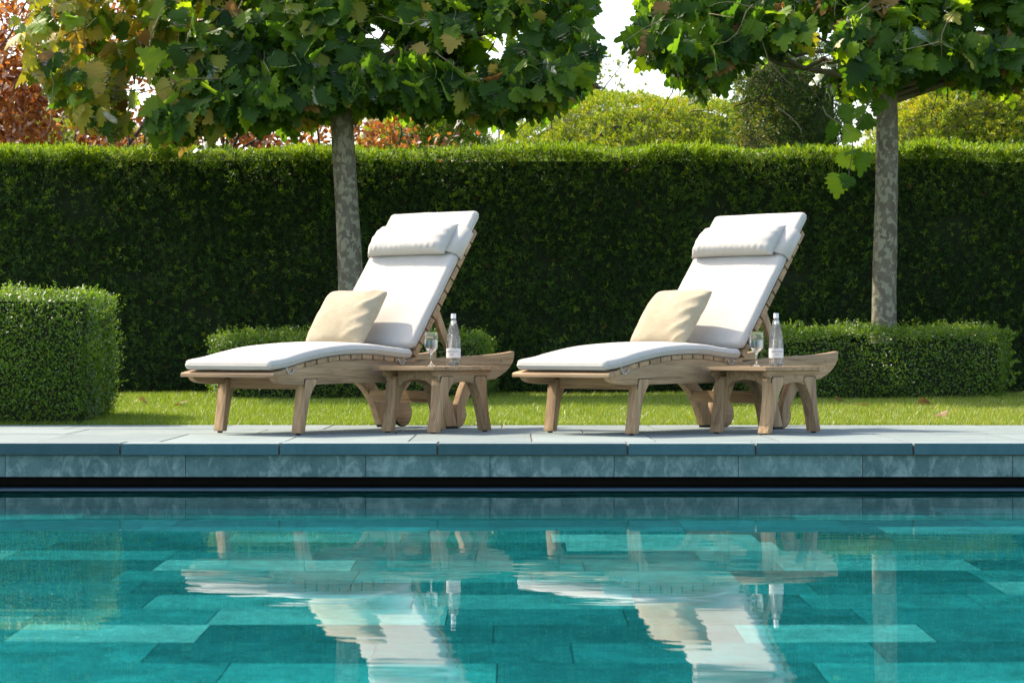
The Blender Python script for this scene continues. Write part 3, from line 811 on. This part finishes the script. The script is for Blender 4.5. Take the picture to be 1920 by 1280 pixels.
def hedge_core(name, x0, x1, y0, y1, z0, z1, mat, parent, amp=.03, step=.25, inset=.05):
    bm = bmesh.new()
    bmesh.ops.create_cube(bm, size=1.0)
    for v in bm.verts:
        v.co = Vector((x0+inset if v.co.x < 0 else x1-inset, y0+inset if v.co.y < 0 else y1-inset, z0 if v.co.z < 0 else z1-inset))
    bmesh.ops.subdivide_edges(bm, edges=bm.edges, cuts=int(min(30, max(3, (x1-x0)/step))), use_grid_fill=True)
    for v in bm.verts:
        k = mnoise.noise(v.co*2.3)*amp
        if v.co.z > z0+.02: v.co += Vector((k, k, k))
    return link(name, bm_mesh(name, bm, mat), parent)

def box_surface(n_face, faces):
    """faces: list of (origin, ea, eb, normal, density) -> points and normals"""
    P, Nn = [], []
    for o, ea, eb, nn, dens in faces:
        o, ea, eb, nn = map(np.array, (o, ea, eb, nn))
        m = int(np.linalg.norm(ea)*np.linalg.norm(eb)*dens*n_face)
        u, v = rng.uniform(0, 1, (m, 1)), rng.uniform(0, 1, (m, 1))
        P.append(o + ea*u + eb*v); Nn.append(np.broadcast_to(nn, (m, 3)).astype(float))
    return np.concatenate(P).astype(float), np.concatenate(Nn)

# ---- long yew hedge behind the lawn
HY, HT, ZG = 19.95, px_z(284, 19.95), .10
def yew_hedge():
    root = empty('yew_hedge', (0, HY+.5, ZG)); off = np.array([0, HY+.5, ZG])
    x0, x1 = -7.5, 7.5
    c = hedge_core('hedge_core', x0, x1, -.5, .7, -.05, HT-ZG, HEDGECORE, root, inset=.07)
    hz = HT-ZG
    P, Nn = box_surface(1.0, [((-5.3, -.5, .0), (10.6, 0, 0), (0, 0, hz), (0, -1, .12), 1350),
                              ((-5.3, -.5, hz), (10.6, 0, 0), (0, 1.2, 0), (0, -.1, 1), 520),
                              ((-7.5, -.5, .0), (2.2, 0, 0), (0, 0, hz), (0, -1, .12), 350),
                              ((5.3, -.5, .0), (2.2, 0, 0), (0, 0, hz), (0, -1, .12), 350)])
    k = vnoise(P, 1.6, 3.1)*.06 + vnoise(P, 6.5, 8.0)*.05 + vnoise(P, 14, 2.0)*.03 + rng.normal(size=len(P))*.014
    P = P + Nn*k[:, None]
    keep = vnoise(P, 2.6, 12.0) + .35*vnoise(P, 9, 1.0) > -.56       # thin spots where the dark inside shows
    P, Nn = P[keep], Nn[keep]
    Q, K = sprigs(P, Nn, rng.uniform(.030, .058, len(P)), 7)
    tn = np.clip(rng.beta(2, 3.4, len(P)) + vnoise(P, .8, 5.0)*.35 + vnoise(P, 4.0, 7.0)*.25, 0, .92); tn[rng.random(len(P)) < .006] = 1
    f1 = link('needles', quads_to_mesh('needles', Q, YEW, np.repeat(tn, K)), root); tag(f1, kind='stuff')
    # upright new shoots along the top, sunlit brightness put into their green
    m = 15000
    P = np.stack([rng.uniform(-5.3, 5.3, m), -.56 + 1.1*rng.random(m)**1.6, np.full(m, hz-.02)], 1)
    P[:, 2] -= np.where(P[:, 1] < -.42, np.abs(rng.normal(size=m))*.055, 0)
    P[:, 2] += vnoise(P, 1.6, 3.1)*.05 + np.abs(rng.normal(size=m))*.012
    Q, K = sprigs(P, np.tile((0, -.12, 1.0), (m, 1)), rng.uniform(.032, .075, m)*(.8 + .7*(vnoise(P, 2.2, 9)+.4)), 8, spread=.6, wd=.11, jitter=.35)
    f2 = link('top_shoots', quads_to_mesh('top_shoots', Q, YEW_NEW_LIT, np.repeat(np.clip(rng.beta(4, 2, m), 0, .97), K)), root); tag(f2, kind='stuff')
    # stray young shoots standing out of the clipped face
    m = 2600
    P = np.stack([rng.uniform(-5.3, 5.3, m), np.full(m, -.53), hz*(1 - rng.random(m)**1.7)], 1); P[:, 1] -= vnoise(P, 1.6, 3.1)*.06
    Q, K = sprigs(P, np.tile((0, -1, .5), (m, 1)), rng.uniform(.04, .08, m), 7, spread=.6, wd=.12, jitter=.5)
    tag(link('stray_shoots', quads_to_mesh('stray_shoots', Q, YEW_NEW_LIT, np.repeat(rng.beta(2, 3, m), K)), root), kind='stuff')
    tag(root, 'long tall dark green clipped yew hedge across the back of the lawn', 'hedge')
yew_hedge()

# ---- box hedges
def box_hedge(name, x0, x1, y0, y1, z0, z1, dens, leaf, label, shoots=300, round_=.05, back=False, wob=1.0):
    cx, cy_ = (x0+x1)/2, (y0+y1)/2
    root = empty(name, (cx, cy_, z0)); X, Y, Z = (x1-x0)/2, (y1-y0)/2, z1-z0
    hedge_core('hedge_core', -X, X, -Y, Y, -.04, Z, HEDGECORE, root, amp=.02, inset=.045 + .045*(wob > 1))
    fs = [((-X, -Y, 0), (2*X, 0, 0), (0, 0, Z), (0, -1, .15), 1.0), ((-X, -Y, Z), (2*X, 0, 0), (0, 2*Y, 0), (0, 0, 1), .6),
          ((X, -Y, 0), (0, 2*Y, 0), (0, 0, Z), (1, 0, .15), .9), ((-X, -Y, 0), (0, 2*Y, 0), (0, 0, Z), (-1, 0, .15), .5)]
    if back: fs.append(((-X, Y, 0), (2*X, 0, 0), (0, 0, Z), (0, 1, .15), .4))
    P, Nn = box_surface(dens, fs)
    k = vnoise(P, 2.2, cx)*.045*wob + vnoise(P, 7, cx+3)*.03*wob + rng.normal(size=len(P))*.020
    P = P + Nn*k[:, None]
    # round the vertical corners and the skirt near the ground
    rx = np.clip((np.abs(P[:, 0]) - (X-round_))/round_, 0, 1); ry = np.clip((np.abs(P[:, 1]) - (Y-round_))/round_, 0, 1)
    cr = np.clip(rx*ry, 0, 1)*.3*round_*2
    sk = np.clip((.16 - P[:, 2])/.16, 0, 1)**2*.06
    P[:, 0] -= np.sign(P[:, 0])*(cr + sk*(np.abs(P[:, 0]) > X*.8)); P[:, 1] -= np.sign(P[:, 1])*(cr + sk*(np.abs(P[:, 1]) > Y*.8))
    Q = leaves(P, Nn + np.array([0, -.1, .35]), rng.uniform(leaf*.7, leaf*1.25, len(P)), .55, .75)
    tn = np.clip(rng.beta(2, 2.5, len(P)) + vnoise(P, 2.6, 2)*.3, 0, .95); tn[rng.random(len(P)) < .008] = 1
    tag(link('leaf_mass', quads_to_mesh('leaf_mass', Q, BOX, tn), root), kind='stuff')
    # loose shoots that outgrew the clipping
    QQ, TT = [], []
    for i in range(shoots):
        top = random.random() < .8
        b = np.array([random.uniform(-X, X), random.uniform(-Y, Y*.6), Z-.01]) if top else np.array([X-.01, random.uniform(-Y, Y), random.uniform(.2, 1)*Z])
        d = unit(np.array([random.gauss(0, .25) + (0 if top else 1), random.gauss(-.05, .25), 1.0 if top else .5]))
        ln = random.uniform(.02, .06) if random.random() < .8 else random.uniform(.06, .11)
        m = int(6 + ln*150)
        tt = np.linspace(.1, 1, m)[:, None]; pts = b + d*ln*tt
        nn = rng.normal(size=(m, 3)) + d*.6
        QQ.append(leaves(pts, nn, rng.uniform(leaf*.8, leaf*1.3, m), .5, .3)); TT.append(np.full(m, random.uniform(.5, .95)))
    tag(link('loose_shoots', quads_to_mesh('loose_shoots', np.concatenate(QQ), BOX, np.concatenate(TT)), root), kind='stuff')
    tag(root, label, 'hedge'); return root
box_hedge('box_hedge', -4.6, px_x(162, 15.02), 15.03, 16.15, -.002, px_z(553, 15.1), 9000, .021,
          'waist-high clipped box block at the edge of the paving, far left', 420, .05, False, .7)
LZ = lawn_z(18.2)
box_hedge('box_hedge', px_x(388, 18.2), px_x(912, 18.2), 18.2, 19.75, LZ, px_z(632, 18.2), 5200, .022,
          'low box hedge round the foot of the tree behind the left lounger', 620, .09, False, 1.7)
box_hedge('box_hedge', px_x(1425, 18.2), px_x(1898, 18.2), 18.2, 19.75, LZ, px_z(621, 18.2), 5200, .022,
          'low box hedge round the foot of the right-hand tree', 620, .09, False, 1.6)

# ---- golden topiary beyond the hedge
def topiary(name, cx, cy_, rx, ry, zt, label, shape='dome', dens=900, mat=YEW_GOLD, z0=1.2):
    root = empty(name, (cx, cy_, 0))
    m = int(dens*rx*(zt-z0)*5.0)
    if shape == 'dome':
        th = rng.uniform(-math.pi, 0.0, m) ; ph = np.arcsin(rng.uniform(0.0, 1, m))
        Nn = np.stack([np.cos(th)*np.cos(ph), np.sin(th)*np.cos(ph), np.sin(ph)], 1)
        R = np.array([rx, ry, zt-z0]); P = np.stack([Nn[:, 0]*rx, Nn[:, 1]*ry, Nn[:, 2]**.55*(zt-z0)], 1); Nn = unit(Nn/R)
    else:
        th = rng.uniform(-math.pi*1.15, .15*math.pi, m); u = rng.uniform(0, 1, m)
        tap = np.where(u > .85, np.sqrt(np.clip(1-((u-.85)/.15)**2, 0, 1)), 1.0)
        P = np.stack([np.cos(th)*rx*tap, np.sin(th)*ry*tap, u*(zt-z0)], 1); Nn = np.stack([np.cos(th), np.sin(th), np.where(u > .85, .9, .1)], 1)
    P[:, 2] += z0
    k = vnoise(P, .9, cx)*.12 + vnoise(P, 3.0, cx)*.08 + vnoise(P, 7.0, cx+1)*.09 + rng.normal(size=m)*.02
    P = P + Nn*k[:, None]
    Q, K = sprigs(P, Nn + np.array([0, 0, .3]), rng.uniform(.045, .08, m), 6, spread=.7, wd=.17)
    tn = np.clip(rng.beta(2, 2, m) + vnoise(P, 1.5, 4)*.35, 0, 1)
    tag(link('needles', quads_to_mesh('needles', Q, mat, np.repeat(tn, K)), root), kind='stuff')
    # solid core down to the ground
    prof = [(1.0, 0), (1.0, z0)] + ([(math.cos(a), z0+(zt-z0)*math.sin(a)**.55) for a in np.linspace(.1, math.pi/2, 8)] if shape == 'dome' else [(1, zt*.86), (.8, zt*.95), (0, zt*.985)])
    me = lathe_mesh('core', [(r*.93, z*.975) for r, z in prof], GOLDCORE, 24)
    o = link('core', me, root); o.scale = (rx, ry, 1)
    tag(root, label, 'topiary'); return root
def dome(px0, px1, py, D, label, z0=1.4, dens=700, mat=YEW_GOLD):
    cx = px_x((px0+px1)/2, D); rx = (px1-px0)/2*D/F_PX
    return topiary('topiary_dome', cx, D, rx, min(rx, 2.0), px_z(py, D), label, 'dome', dens, mat, z0)
dome(640, 950, 196, 25.5, 'rounded golden yew mound behind the hedge, just right of the left trunk')
dome(880, 1560, 190, 28, 'broad golden yew mound behind the hedge below the gap of sky')
dome(1600, 2080, 128, 29, 'tall golden yew mound behind the hedge at the far right')
dome(-300, 420, 215, 33, 'dull green mound behind the copper-leaved tree, far left')
topiary('topiary_column', px_x(1478, 24), 24, 92*24/F_PX, .5, px_z(70, 24), 'tall clipped golden yew column behind the hedge left of the right trunk', 'column', 900, YEW_MID, 1.6)

# ---- loose small-leaved trees beyond the hedge
def branchy(root, name, base, n, L, spread, mat, r0=.03, zdir=1.0):
    V, Fc = [], []
    for i in range(n):
        a = random.uniform(0, 2*math.pi); p = Vector(base) + Vector((random.uniform(-.2, .2), random.uniform(-.2, .2), 0))
        d = Vector((math.cos(a)*spread, math.sin(a)*spread, zdir)).normalized(); pts = [p.copy()]
        for k in range(7):
            d = (d + Vector((random.gauss(0, .18), random.gauss(0, .18), random.gauss(.03, .12)))).normalized(); p = p + d*L/7; pts.append(p.copy())
        v, f = tube(pts, [r0*(1-.8*k/7) for k in range(8)], 5); b = len(V); V += v; Fc += [tuple(b+q for q in ff) for ff in f]
        for s in range(4):
            j = random.randint(2, 6); q = pts[j].copy(); dd = (d + Vector((random.gauss(0, .8), random.gauss(0, .8), random.gauss(0, .5)))).normalized(); pp = [q.copy()]
            for k in range(4):
                dd = (dd + Vector((random.gauss(0, .25), random.gauss(0, .25), random.gauss(0, .2)))).normalized(); q = q + dd*L*.09; pp.append(q.copy())
            v, f = tube(pp, [r0*.35*(1-.18*k) for k in range(5)], 4); b = len(V); V += v; Fc += [tuple(b+q2 for q2 in ff) for ff in f]
    return link(name, py_mesh(name, V, Fc, mat, True), root)
def loose_tree(name, cx, cy_, z0, z1, rx, ry, m, leaf, mat, tw, label, nb=16):
    root = empty(name, (cx, cy_, 0))
    branchy(root, 'branches', (0, 0, .05), nb, z1*1.0, .8, tw, .04)
    cl = rng.normal(size=(90, 3))*np.array([rx*.5, ry*.5, (z1-z0)*.28]) + np.array([0, 0, (z0+z1)/2])
    P = cl[rng.integers(0, 90, m)] + rng.normal(size=(m, 3))*np.array([.16, .16, .11])
    Q = leaves(P, rng.normal(size=(m, 3)) + np.array([0, 0, .6]), rng.uniform(leaf*.7, leaf*1.3, m), .6, .5, .5)
    tag(link('leaf_mass', quads_to_mesh('leaf_mass', Q, mat, rng.beta(2, 2, m)), root), kind='stuff')
    tag(root, label, 'tree'); return root
loose_tree('copper_tree', px_x(20, 22.5), 22.5, 1.9, 4.2, 1.7, .9, 12000, .075, COPPER, DARKTWIG, 'copper-leaved tree with bare dark twigs behind the hedge, far left')
loose_tree('copper_shrub', px_x(520, 22.3), 22.3, 1.8, 2.75, 1.5, .7, 5200, .065, COPPER, DARKTWIG, 'copper-leaved shrub showing above the hedge either side of the left trunk', 14)
loose_tree('pale_tree', px_x(1085, 36), 36, 3.4, 4.9, .75, .7, 2600, .085, PALE, DARKTWIG, 'pale small-leaved tree faint in the gap of sky between the crowns', 8)

# ------------------------------------------------------------------ plane trees
def plane_leaf(mat, seed, tint):
    """one toothed five-pointed leaf, petiole at the origin, blade along +x, folded on its midrib"""
    r = random.Random(seed)
    half = [(-.03,.14),(-.10,.27),(.0,.33),(.02,.44),(.13,.44),(.20,.53),(.29,.47),(.40,.51),(.46,.42),(.58,.42),(.62,.32),(.74,.27),(.77,.17),(.90,.11)]
    half = [(x+r.uniform(-.015, .015)+(.02 if i % 2 else -.01), y*r.uniform(.94, 1.05)*(1.06 if i % 2 else .88)) for i, (x, y) in enumerate(half)]
    fold = r.uniform(-.02, .30); droop = r.uniform(.05, .65); wav = r.uniform(.02, .09); curl = r.uniform(.0, .55)
    V, Fc = [], []
    def P(x, y): return (x, y*(1-.25*curl*abs(y)), fold*abs(y) - curl*y*y - droop*x*x + wav*math.sin(x*9+seed)*abs(y)*2)
    nm = len(half)
    for i, (x, y) in enumerate(half): V.append(P(max(0, x*.98), 0))
    V.append(P(1.0, 0))
    for sg in (1, -1):
        b = len(V)
        for x, y in half: V.append(P(x, sg*y))
        for i in range(nm-1):
            q = (i, i+1, b+i+1, b+i)
            Fc.append(q if sg > 0 else q[::-1])
        q = (nm-1, nm, b+nm-1); Fc.append(q if sg > 0 else q[::-1])
    # petiole
    b = len(V)
    V += [(-.45, .0, .10), (-.45, .012, .11), (0, .012, .004), (0, -.006, .0)]; Fc.append((b, b+1, b+2, b+3))
    me = py_mesh('leaf', V, Fc, mat)
    at = me.attributes.new('tint', 'FLOAT', 'FACE'); at.data.foreach_set('value', np.full(len(me.polygons), tint, dtype=np.float32))
    return me
LEAFS = [plane_leaf(PLANE_G, k, t) for k, t in enumerate((.05, .2, .35, .45, .55, .65, .8, .95))]
LEAFY = [plane_leaf(PLANE_Y, 20+k, t) for k, t in enumerate((.1, .5, .9))]
LEAFB = [plane_leaf(PLANE_B, 30+k, t) for k, t in enumerate((.2, .8))]
def leaf_arrays(me):
    v = np.empty(len(me.vertices)*3); me.vertices.foreach_get('co', v); v = v.reshape(-1, 3)
    tris = []
    me.calc_loop_triangles()
    for t in me.loop_triangles: tris.append(t.vertices[:])
    return v, np.array(tris)
LARR = [leaf_arrays(m) for m in LEAFS+LEAFY+LEAFB]; LALL = LEAFS+LEAFY+LEAFB
LTINT = [.05,.2,.35,.45,.55,.65,.8,.95,.1,.5,.9,.2,.8]; LMAT = [0]*8+[1]*3+[2]*2

def trunk_mesh(pts, radii):
    n = 22; V, Fc = [], []
    for i, (p, r) in enumerate(zip(pts, radii)):
        for k in range(n):
            a = 2*math.pi*k/n
            q = Vector((p[0]+math.cos(a)*r, p[1]+math.sin(a)*r, p[2]))
            q += Vector((math.cos(a), math.sin(a), 0))*mnoise.noise(q*5)*.007
            V.append(q)
    for i in range(len(pts)-1):
        for k in range(n):
            k2 = (k+1) % n; Fc.append((i*n+k, i*n+k2, (i+1)*n+k2, (i+1)*n+k))
    return py_mesh('trunk', V, Fc, BARK, True)

def plane_tree(base, lean, rad, bounds, label, n_leaf, bottom, extra, seed, glow_left=False):
    """base (x,y); lean: x at crown; bounds x0,x1,y0,y1,ztop; bottom: function x->lowest z of the crown"""
    rr = random.Random(seed); rg = np.random.default_rng(seed)
    bx, by = base; zb = lawn_z(by)
    root = empty('plane_tree', (bx, by, zb))
    pts, rad_ = [], []
    for k in range(15):
        t = k/14; z = -.1 + (2.5+.1)*t
        pts.append((lean*t*t + .008*math.sin(t*7+seed), 0, z)); rad_.append(rad*(1.12 - .22*t) + (.03*math.exp(-t*14)))
    link('trunk', trunk_mesh(pts, rad_), root)
    crown = empty('crown', (0, 0, 0)); crown.parent = root
    x0, x1, y0, y1, zt = bounds
    tips = []
    # trained limbs
    top = Vector((lean, 0, 2.38))
    for i in range(12):
        tx = x0 + (x1-x0)*(i+.5)/12 - bx; ty = rr.uniform(.2, .6); tz = rr.uniform(2.85, 3.25) - zb
        e = Vector((tx*.96, ty, tz)); st = top + Vector((0, 0, rr.uniform(-.1, .2)))
        pp = []
        for k in range(9):
            t = k/8; q = st.lerp(e, t); q.z += math.sin(t*math.pi)*rr.uniform(.0, .12) + rr.gauss(0, .02); q.y += rr.gauss(0, .03); pp.append(q)
        v, f = tube(pp, [.030*(1-.72*k/8) for k in range(9)], 7)
        link('limb', py_mesh('limb', v, f, TWIG, True), crown)
    tv, tf = [], []
    for i in range(70):
        a = Vector((rr.uniform(x0, x1)-bx, rr.uniform(y0, y1)-by, rr.uniform(2.3, 3.2)-zb)); d = Vector((rr.gauss(0, .6), rr.gauss(-.3, .5), rr.gauss(-.2, .5))).normalized(); pp = [a.copy()]
        for k in range(5):
            d = (d + Vector((rr.gauss(0, .2), rr.gauss(0, .2), rr.gauss(-.05, .2)))).normalized(); a = a + d*.10; pp.append(a.copy())
        v, f = tube(pp, [.006*(1-.13*k) for k in range(6)], 5); b0 = len(tv); tv += v; tf += [tuple(b0+q for q in ff) for ff in f]
    tag(link('twigs', py_mesh('twigs', tv, tf, TWIG, True), crown), kind='stuff')
    if extra:     # shoot hanging in front of the trunk
        pp = [Vector((px_x(a, 18.5)-bx, 18.5-by, px_z(b, 18.5)-zb)) for a, b in ((1650, 120), (1640, 170), (1618, 215), (1600, 250), (1597, 295), (1590, 335))]
        v, f = tube(pp, [.008, .007, .006, .005, .004, .003], 6); link('twig', py_mesh('twig', v, f, TWIG, True), crown)
    # leaf positions: shells of shoots through the crown volume
    L = []
    tries = 0
    while len(L) < n_leaf and tries < n_leaf*30:
        tries += 1
        x = rr.uniform(x0, x1); zlo = bottom(x)
        if rr.random() < .30: z = zlo + abs(rr.gauss(0, .14))
        else: z = rr.uniform(zlo, zt)
        hh = (z-zlo)/(zt-zlo)
        # rounded front: higher leaves stand further back
        yf = y0 + (y1-y0)*.35*max(0, hh-.10); y = yf + (y1-yf)*(rr.random()**1.15)
        ex = min(x-x0, x1-x)
        if glow_left and x < x0+1.5 and rr.random() < .38: continue
        if ex < .45 and rr.random() > .35 + ex: continue
        if mnoise.noise(Vector((x*1.5, y*1.4+seed, z*1.9))) < -.27: continue
        L.append((x, y, z))
    for e in extra: L.append(e)
    P = np.array(L); nL = len(P)
    # orientation
    cen = np.array([(x0+x1)/2, (y0+y1)/2+.3, 2.6])
    outd = unit((P-cen)*np.array([.5, 1.3, .6]))
    ax = unit(outd*.75 + rg.normal(size=P.shape)*.65 + np.array([0, -.1, -1.0]))       # blade axis: out and down
    nrm = unit(np.array([-.15, -.75, .50]) + outd*.4 + rg.normal(size=P.shape)*.70)
    ay = unit(np.cross(nrm, ax)); az_ = np.cross(ax, ay)
    size = .105 + .125*rg.random(nL)**1.3
    if extra: size[-len(extra):] = rg.uniform(.15, .195, len(extra))
    kind = rg.integers(0, 8, nL)
    u = rg.random(nL)
    edge = np.clip(1 - (P[:, 0]-x0)/1.9, 0, 1) if glow_left else np.zeros(nL)  # backlit glow of the left edge put into colour as extra yellow leaves
    kind = np.where(u < (.035 + .8*edge), 8 + rg.integers(0, 3, nL), kind); kind = np.where(u > .98, 11 + rg.integers(0, 2, nL), kind)
    # the 300 that show largest: nearest to the camera inside the frame
    xi = 960 + F_PX*P[:, 0]/P[:, 1]; yi = HOR - F_PX*(P[:, 2]-CAMZ)/P[:, 1]
    inside = (xi > 0) & (xi < 1920) & (yi > -10)
    score = np.where(inside, size/P[:, 1]*np.clip(1.6-(P[:, 1]-y0)/1.0, .2, 1.6), 0)
    order = np.argsort(-score); big = set(order[:300].tolist())
    from mathutils import Matrix
    VV, TT, MI, TI = [], [], [], []; nb = 0
    org = np.array([bx, by, zb])
    for i in range(nL):
        M3 = np.stack([ax[i], ay[i], az_[i]], 1)*size[i]
        if i in big:
            o = bpy.data.objects.new('leaf', LALL[kind[i]]); C.objects.link(o); o.parent = crown
            mt = np.eye(4); mt[:3, :3] = M3; mt[:3, 3] = P[i]-org
            o.matrix_local = Matrix(mt.tolist())
        else:
            v, t = LARR[kind[i]]
            VV.append(v @ M3.T + (P[i]-org)); TT.append(t+nb); nb += len(v)
            MI.append(np.full(len(t), LMAT[kind[i]])); TI.append(np.full(len(t), np.clip(LTINT[kind[i]] + rg.normal()*.08, 0, 1)))
    me = np_mesh('leaf_mass', np.concatenate(VV), np.concatenate(TT), [PLANE_G, PLANE_Y, PLANE_B], np.concatenate(MI), attrs={'tint': np.concatenate(TI)})
    tag(link('leaf_mass', me, crown), kind='stuff')
    tag(root, label, 'tree', 'plane trees before the hedge')
    return root
TD = 19.0
def lo1(x):
    pxs = 960 + F_PX*x/TD
    return px_z(np.interp(pxs, [60, 130, 200, 330, 560, 640, 760, 900, 1040, 1115], [100, 190, 228, 246, 208, 186, 186, 196, 184, 120]), TD-.3) + .03
def lo2(x):
    pxs = 960 + F_PX*x/TD
    return px_z(np.interp(pxs, [1195, 1250, 1340, 1400, 1500, 1620, 1700, 1800, 1920, 2300], [60, 110, 150, 85, 70, 165, 130, 130, 140, 130]), TD-.3) + .03
plane_tree((px_x(658, TD), TD), px_x(638, TD)-px_x(658, TD), .094, (px_x(55, TD), px_x(1105, TD), 18.35, 19.7, 3.6),
           'plane tree with leaning lichen-spotted trunk behind the left lounger', 4300, lo1, [], 5, True)
ex = [(px_x(a, 18.45), 18.45+random.uniform(-.05, .1), px_z(b, 18.45)) for a, b in ((1590, 195), (1565, 225), (1605, 240), (1640, 220), (1580, 285), (1600, 280), (1622, 285), (1592, 330), (1575, 325), (1625, 170), (1655, 185), (1610, 200))]
plane_tree((px_x(1659, TD), TD), px_x(1664, TD)-px_x(1659, TD), .092, (px_x(1205, TD), px_x(2330, TD), 18.35, 19.7, 3.6),
           'plane tree with straight grey trunk rising from the right-hand low hedge', 4300, lo2, ex, 9)

# ------------------------------------------------------------------ grass and fallen leaves
def grass():
    m = 300000
    x = rng.uniform(-4.6, 4.6, m); y = D_LAWN + .004 + 4.0*rng.random(m)**1.35
    z = np.where(y < 18.2+0.0, .095*(y-D_LAWN)/3.2, np.minimum(.12, .095*(y-D_LAWN)/3.2)) - .006
    h = rng.uniform(.014, .040, m)*(1 + .35*np.sin(x*3.1)*np.sin(y*2.3)); a = rng.uniform(0, 2*math.pi, m)
    lean = rng.normal(0, .45, (m, 2))*h[:, None]
    wv = np.stack([np.cos(a), np.sin(a)], 1)*rng.uniform(.0011, .0024, m)[:, None]
    b = np.stack([x, y, z], 1)
    V = np.empty((m, 3, 3)); V[:, 0] = b; V[:, 1] = b; V[:, 2] = b
    V[:, 0, :2] -= wv; V[:, 1, :2] += wv; V[:, 2, :2] += lean; V[:, 2, 2] += h
    pn = vnoise(b[::50]*np.array([1, 1, 0]), 1.3, 4)
    tn = np.clip(rng.beta(2, 2.2, m)*.9 + np.repeat(pn, 50)[:m]*.0, 0, .9)
    pale_share = np.clip((x+.5)/4, 0, 1)*.22 + .03  # pale yellow blades grow more frequent towards the right
    tn = np.where(rng.random(m) < pale_share, rng.uniform(.86, 1.0, m), tn)
    o = link('grass', np_mesh('grass', V.reshape(-1, 3), np.arange(m*3).reshape(m, 3), GRASS, attrs={'tint': tn}))
    tag(o, 'short mown lawn grass between the paving and the hedge', 'grass', kind='stuff')
grass()
FL = [(12, 15.9, 'curled brown fallen leaf on the grass at the far left beside the box block'),
      (262, 17.6, 'pale brown fallen leaf on the grass left of the left lounger'),
      (345, 17.2, 'reddish fallen leaf on the grass just left of the left lounger foot'),
      (1570, 17.5, 'brown fallen leaf on the grass right behind the right side table'),
      (1612, 17.0, 'larger tan fallen leaf on the grass right of the right side table'),
      (1722, 17.2, 'tan fallen leaf on the grass towards the right edge'),
      (1765, 15.9, 'small brown fallen leaf on the lawn edge near the right end')]
for k, (px, D, lb) in enumerate(FL):
    o = link('fallen_leaf', LEAFB[k % 2], None, (px_x(px, D), D, lawn_z(D)+.032), (random.uniform(-.5, .5), random.uniform(-.4, .4), random.uniform(0, 6)))
    o.scale = (.10,)*3; tag(o, lb, 'leaf', 'fallen leaves')
